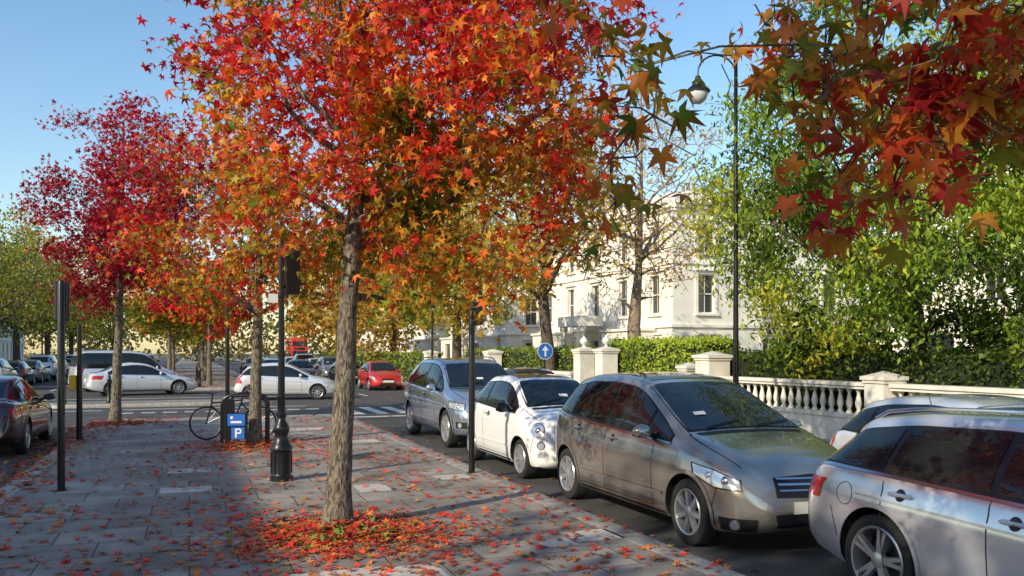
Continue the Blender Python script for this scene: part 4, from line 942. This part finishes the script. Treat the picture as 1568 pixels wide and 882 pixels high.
mb.add([(-.03,-.062,1.63),(.03,-.062,1.63),(.03,-.062,1.82),(-.03,-.062,1.82)],[(0,1,2,3)],1); mb.add([(-.12,-.062,1.82),(.12,-.062,1.82),(0,-.062,1.97)],[(0,1,2)],1)
mb.obj('direction_sign', [M_iron, M_sw, M_blue], (10.7,25.2,0))
mb = MB()
hoop = [(-.42,0,0),(-.42,0,.75)]+[(-.42+.18-.18*math.cos(a),0,.75+.18*math.sin(a)) for a in np.linspace(0.2,math.pi/2,5)]+[(.24,0,.93)]+[(.24+.18*math.sin(a),0,.75+.18*math.cos(a)) for a in np.linspace(0.2,math.pi/2,5)]+[(.42,0,0)]
mb.tube(hoop, .03, 8); mb.tube([(x*.9,.35,z) for x,y,z in hoop], .03, 8)
mb.bbox((-.40,-.04,.1),(-.18,.04,.86), .01, 0)
MS = Matrix.Translation((-.10,-.33,0))
mb.box((-.14,-.012,.12),(.22,.012,.62), 0, MS)
mb.box((-.12,-.020,.38),(.20,-.0125,.60), 2, MS); mb.box((-.05,-.020,.13),(.19,-.0125,.35), 2, MS)
mb.box((.02,-.026,.16),(.05,-.0205,.33), 1, MS); mb.box((.05,-.026,.30),(.11,-.0205,.33), 1, MS); mb.box((.05,-.026,.23),(.11,-.0205,.26), 1, MS); mb.box((.11,-.026,.24),(.135,-.0205,.32), 1, MS)
mb.ball((-.04,-.02,.53),(.03,.008,.03),1,12,MS); mb.box((-.06,-.026,.43),(.14,-.0205,.47),1,MS); mb.tube([(-.15,0,0),(-.15,0,.66)], .02, 6, 0, True, MS); mb.tube([(.23,0,0),(.23,0,.66)], .02, 6, 0, True, MS)
mb.obj('cycle_stand_with_parking_sign', [M_iron, M_sw, M_blue], (.98,17.0,0), -.3)
mb = MB()
def ring(mb, c, r, t, mat=0, n=32):
    pts = [(c[0]+r*math.cos(a),c[1],c[2]+r*math.sin(a)) for a in np.linspace(0,2*math.pi,n+1)]; mb.tube(pts, t, 6, mat)
for cx in (-.52,.52):
    ring(mb,(cx,0,.34),.32,.018); ring(mb,(cx,0,.34),.295,.008,1)
    for k in range(14):
        a = k*math.pi/7; mb.tube([(cx,0,.34),(cx+.29*math.cos(a),0,.34+.29*math.sin(a))], .0018, 3, 1)
    mb.lathe([(.02,-.04),(.02,.04)], n=8, M=Matrix.Translation((cx,0,.34)) @ Matrix.Rotation(math.pi/2,4,'X'))
for a,b in [((-.52,0,.34),(-.42,0,.72)),((-.42,0,.72),(-.40,0,.9)),((-.41,0,.68),(-.02,0,.30)),((-.41,0,.74),(.18,0,.80)),((-.02,0,.30),(.18,0,.80)),((-.02,0,.30),(.52,0,.34)),((.16,0,.74),(.52,0,.34)),((.18,0,.80),(.20,0,.92))]: mb.tube([a,b], .016, 6)
mb.ball((.22,0,.94),(.13,.06,.03)); mb.tube([(-.48,-.26,.95),(-.38,-.1,.93),(-.40,0,.9),(-.38,.1,.93),(-.48,.26,.95)], .012, 6)
ring(mb,(-.02,.05,.30),.09,.008,1,16)
mb.obj('bicycle', [M_iron, PRIM], (.82,17.9,0), -.25)
def bollard(x,y,z=0):
    mb = MB(); mb.lathe([(.09,0),(.09,.1),(.065,.14),(.06,.75),(.08,.78),(.08,.82),(.06,.86),(.06,.92),(.03,.98),(0,1.0)], n=12); mb.obj('bollard', [M_iron], (x,y,z))
for i in range(8): bollard(-.9+1.4, 46.8+i*2.6)
for i in range(6): bollard(3.2, 45.8+i*2.6)
for x in (-4.0,-2.6): bollard(x, 32.5)
mb = MB()
mb.bbox((-1.25,0,.3),(1.25,9.5,4.3), .18, 0)
for z0,z1 in ((1.2,2.1),(2.85,3.65)):
    mb.box((-1.1,-.02,z0),(1.1,-.004,z1),1)
    for i in range(6): 
        for sx in (-1,1): mb.box((sx*1.255-.006,.5+i*1.45,z0+.1),(sx*1.255+.006,.5+i*1.45+1.25,z1),1)
mb.box((-.8,-.03,2.3),(.8,-.004,2.65),1)
for y in (2.0,7.2):
    for sx in (-1,1): mb.lathe([(.2,0),(.48,0),(.5,.04),(.5,.22),(.2,.24)], n=20, mat=2, M=Matrix.Translation((sx*1.27,y,.5)) @ Matrix.Rotation(-sx*math.pi/2,4,'Y'))
for sx in (-.9,.9): mb.ball((sx,-.01,.85),(.14,.04,.12),3)
mb.obj('double_decker_bus', [pmat('bus_red',(.6,.012,.012),.35,0,1), PGL, PTY, PHL], (16.4,138,RZ))
mb = MB(); mb.lathe([(.0,.0),(.3,.0),(.3,.006),(0,.006)], (2.6,14.2,.002), 24); mb.obj('manhole_cover', [pmat('cast_iron',(.06,.06,.06),.6,.5)])

# ------------------------------------------------------------------ world, sun, camera
el = math.radians(27); az = np.array([-.88,-.475]); az /= np.linalg.norm(az)
sd = Vector((az[0]*math.cos(el), az[1]*math.cos(el), math.sin(el)))
w = bpy.data.worlds.new('World'); scene.world = w; w.use_nodes = True
nt = w.node_tree; bg = nt.nodes['Background']; sky = nt.nodes.new('ShaderNodeTexSky'); sky.sky_type = 'NISHITA'; sky.sun_disc = False
sky.sun_elevation = el; sky.sun_rotation = math.atan2(az[0], az[1]) % (2*math.pi); sky.dust_density = .6; sky.air_density = 1.2; sky.ozone_density = 1.6
hs = nt.nodes.new('ShaderNodeHueSaturation'); hs.inputs['Saturation'].default_value = 1.18; hs.inputs['Value'].default_value = 1.35
nt.links.new(sky.outputs[0], hs.inputs['Color']); nt.links.new(hs.outputs[0], bg.inputs['Color']); bg.inputs['Strength'].default_value = .15
ld = bpy.data.lights.new('sun','SUN'); ld.energy = 5.0; ld.angle = math.radians(.5); ld.color = (1.0,.88,.68)
lo = bpy.data.objects.new('sun', ld); COL.objects.link(lo); lo.rotation_euler = sd.to_track_quat('Z','Y').to_euler()
cd = bpy.data.cameras.new('camera'); co = bpy.data.objects.new('camera', cd); COL.objects.link(co)
cd.lens = 29.85; cd.sensor_width = 36; cd.clip_end = 3000; cd.clip_start = .05; cd.shift_y = .0631
co.location = (0,0,1.75); co.rotation_euler = (math.pi/2, 0, -math.atan(494/1300))
scene.camera = co
scene.view_settings.view_transform = 'Standard'; scene.view_settings.look = 'None'; scene.view_settings.exposure = 0
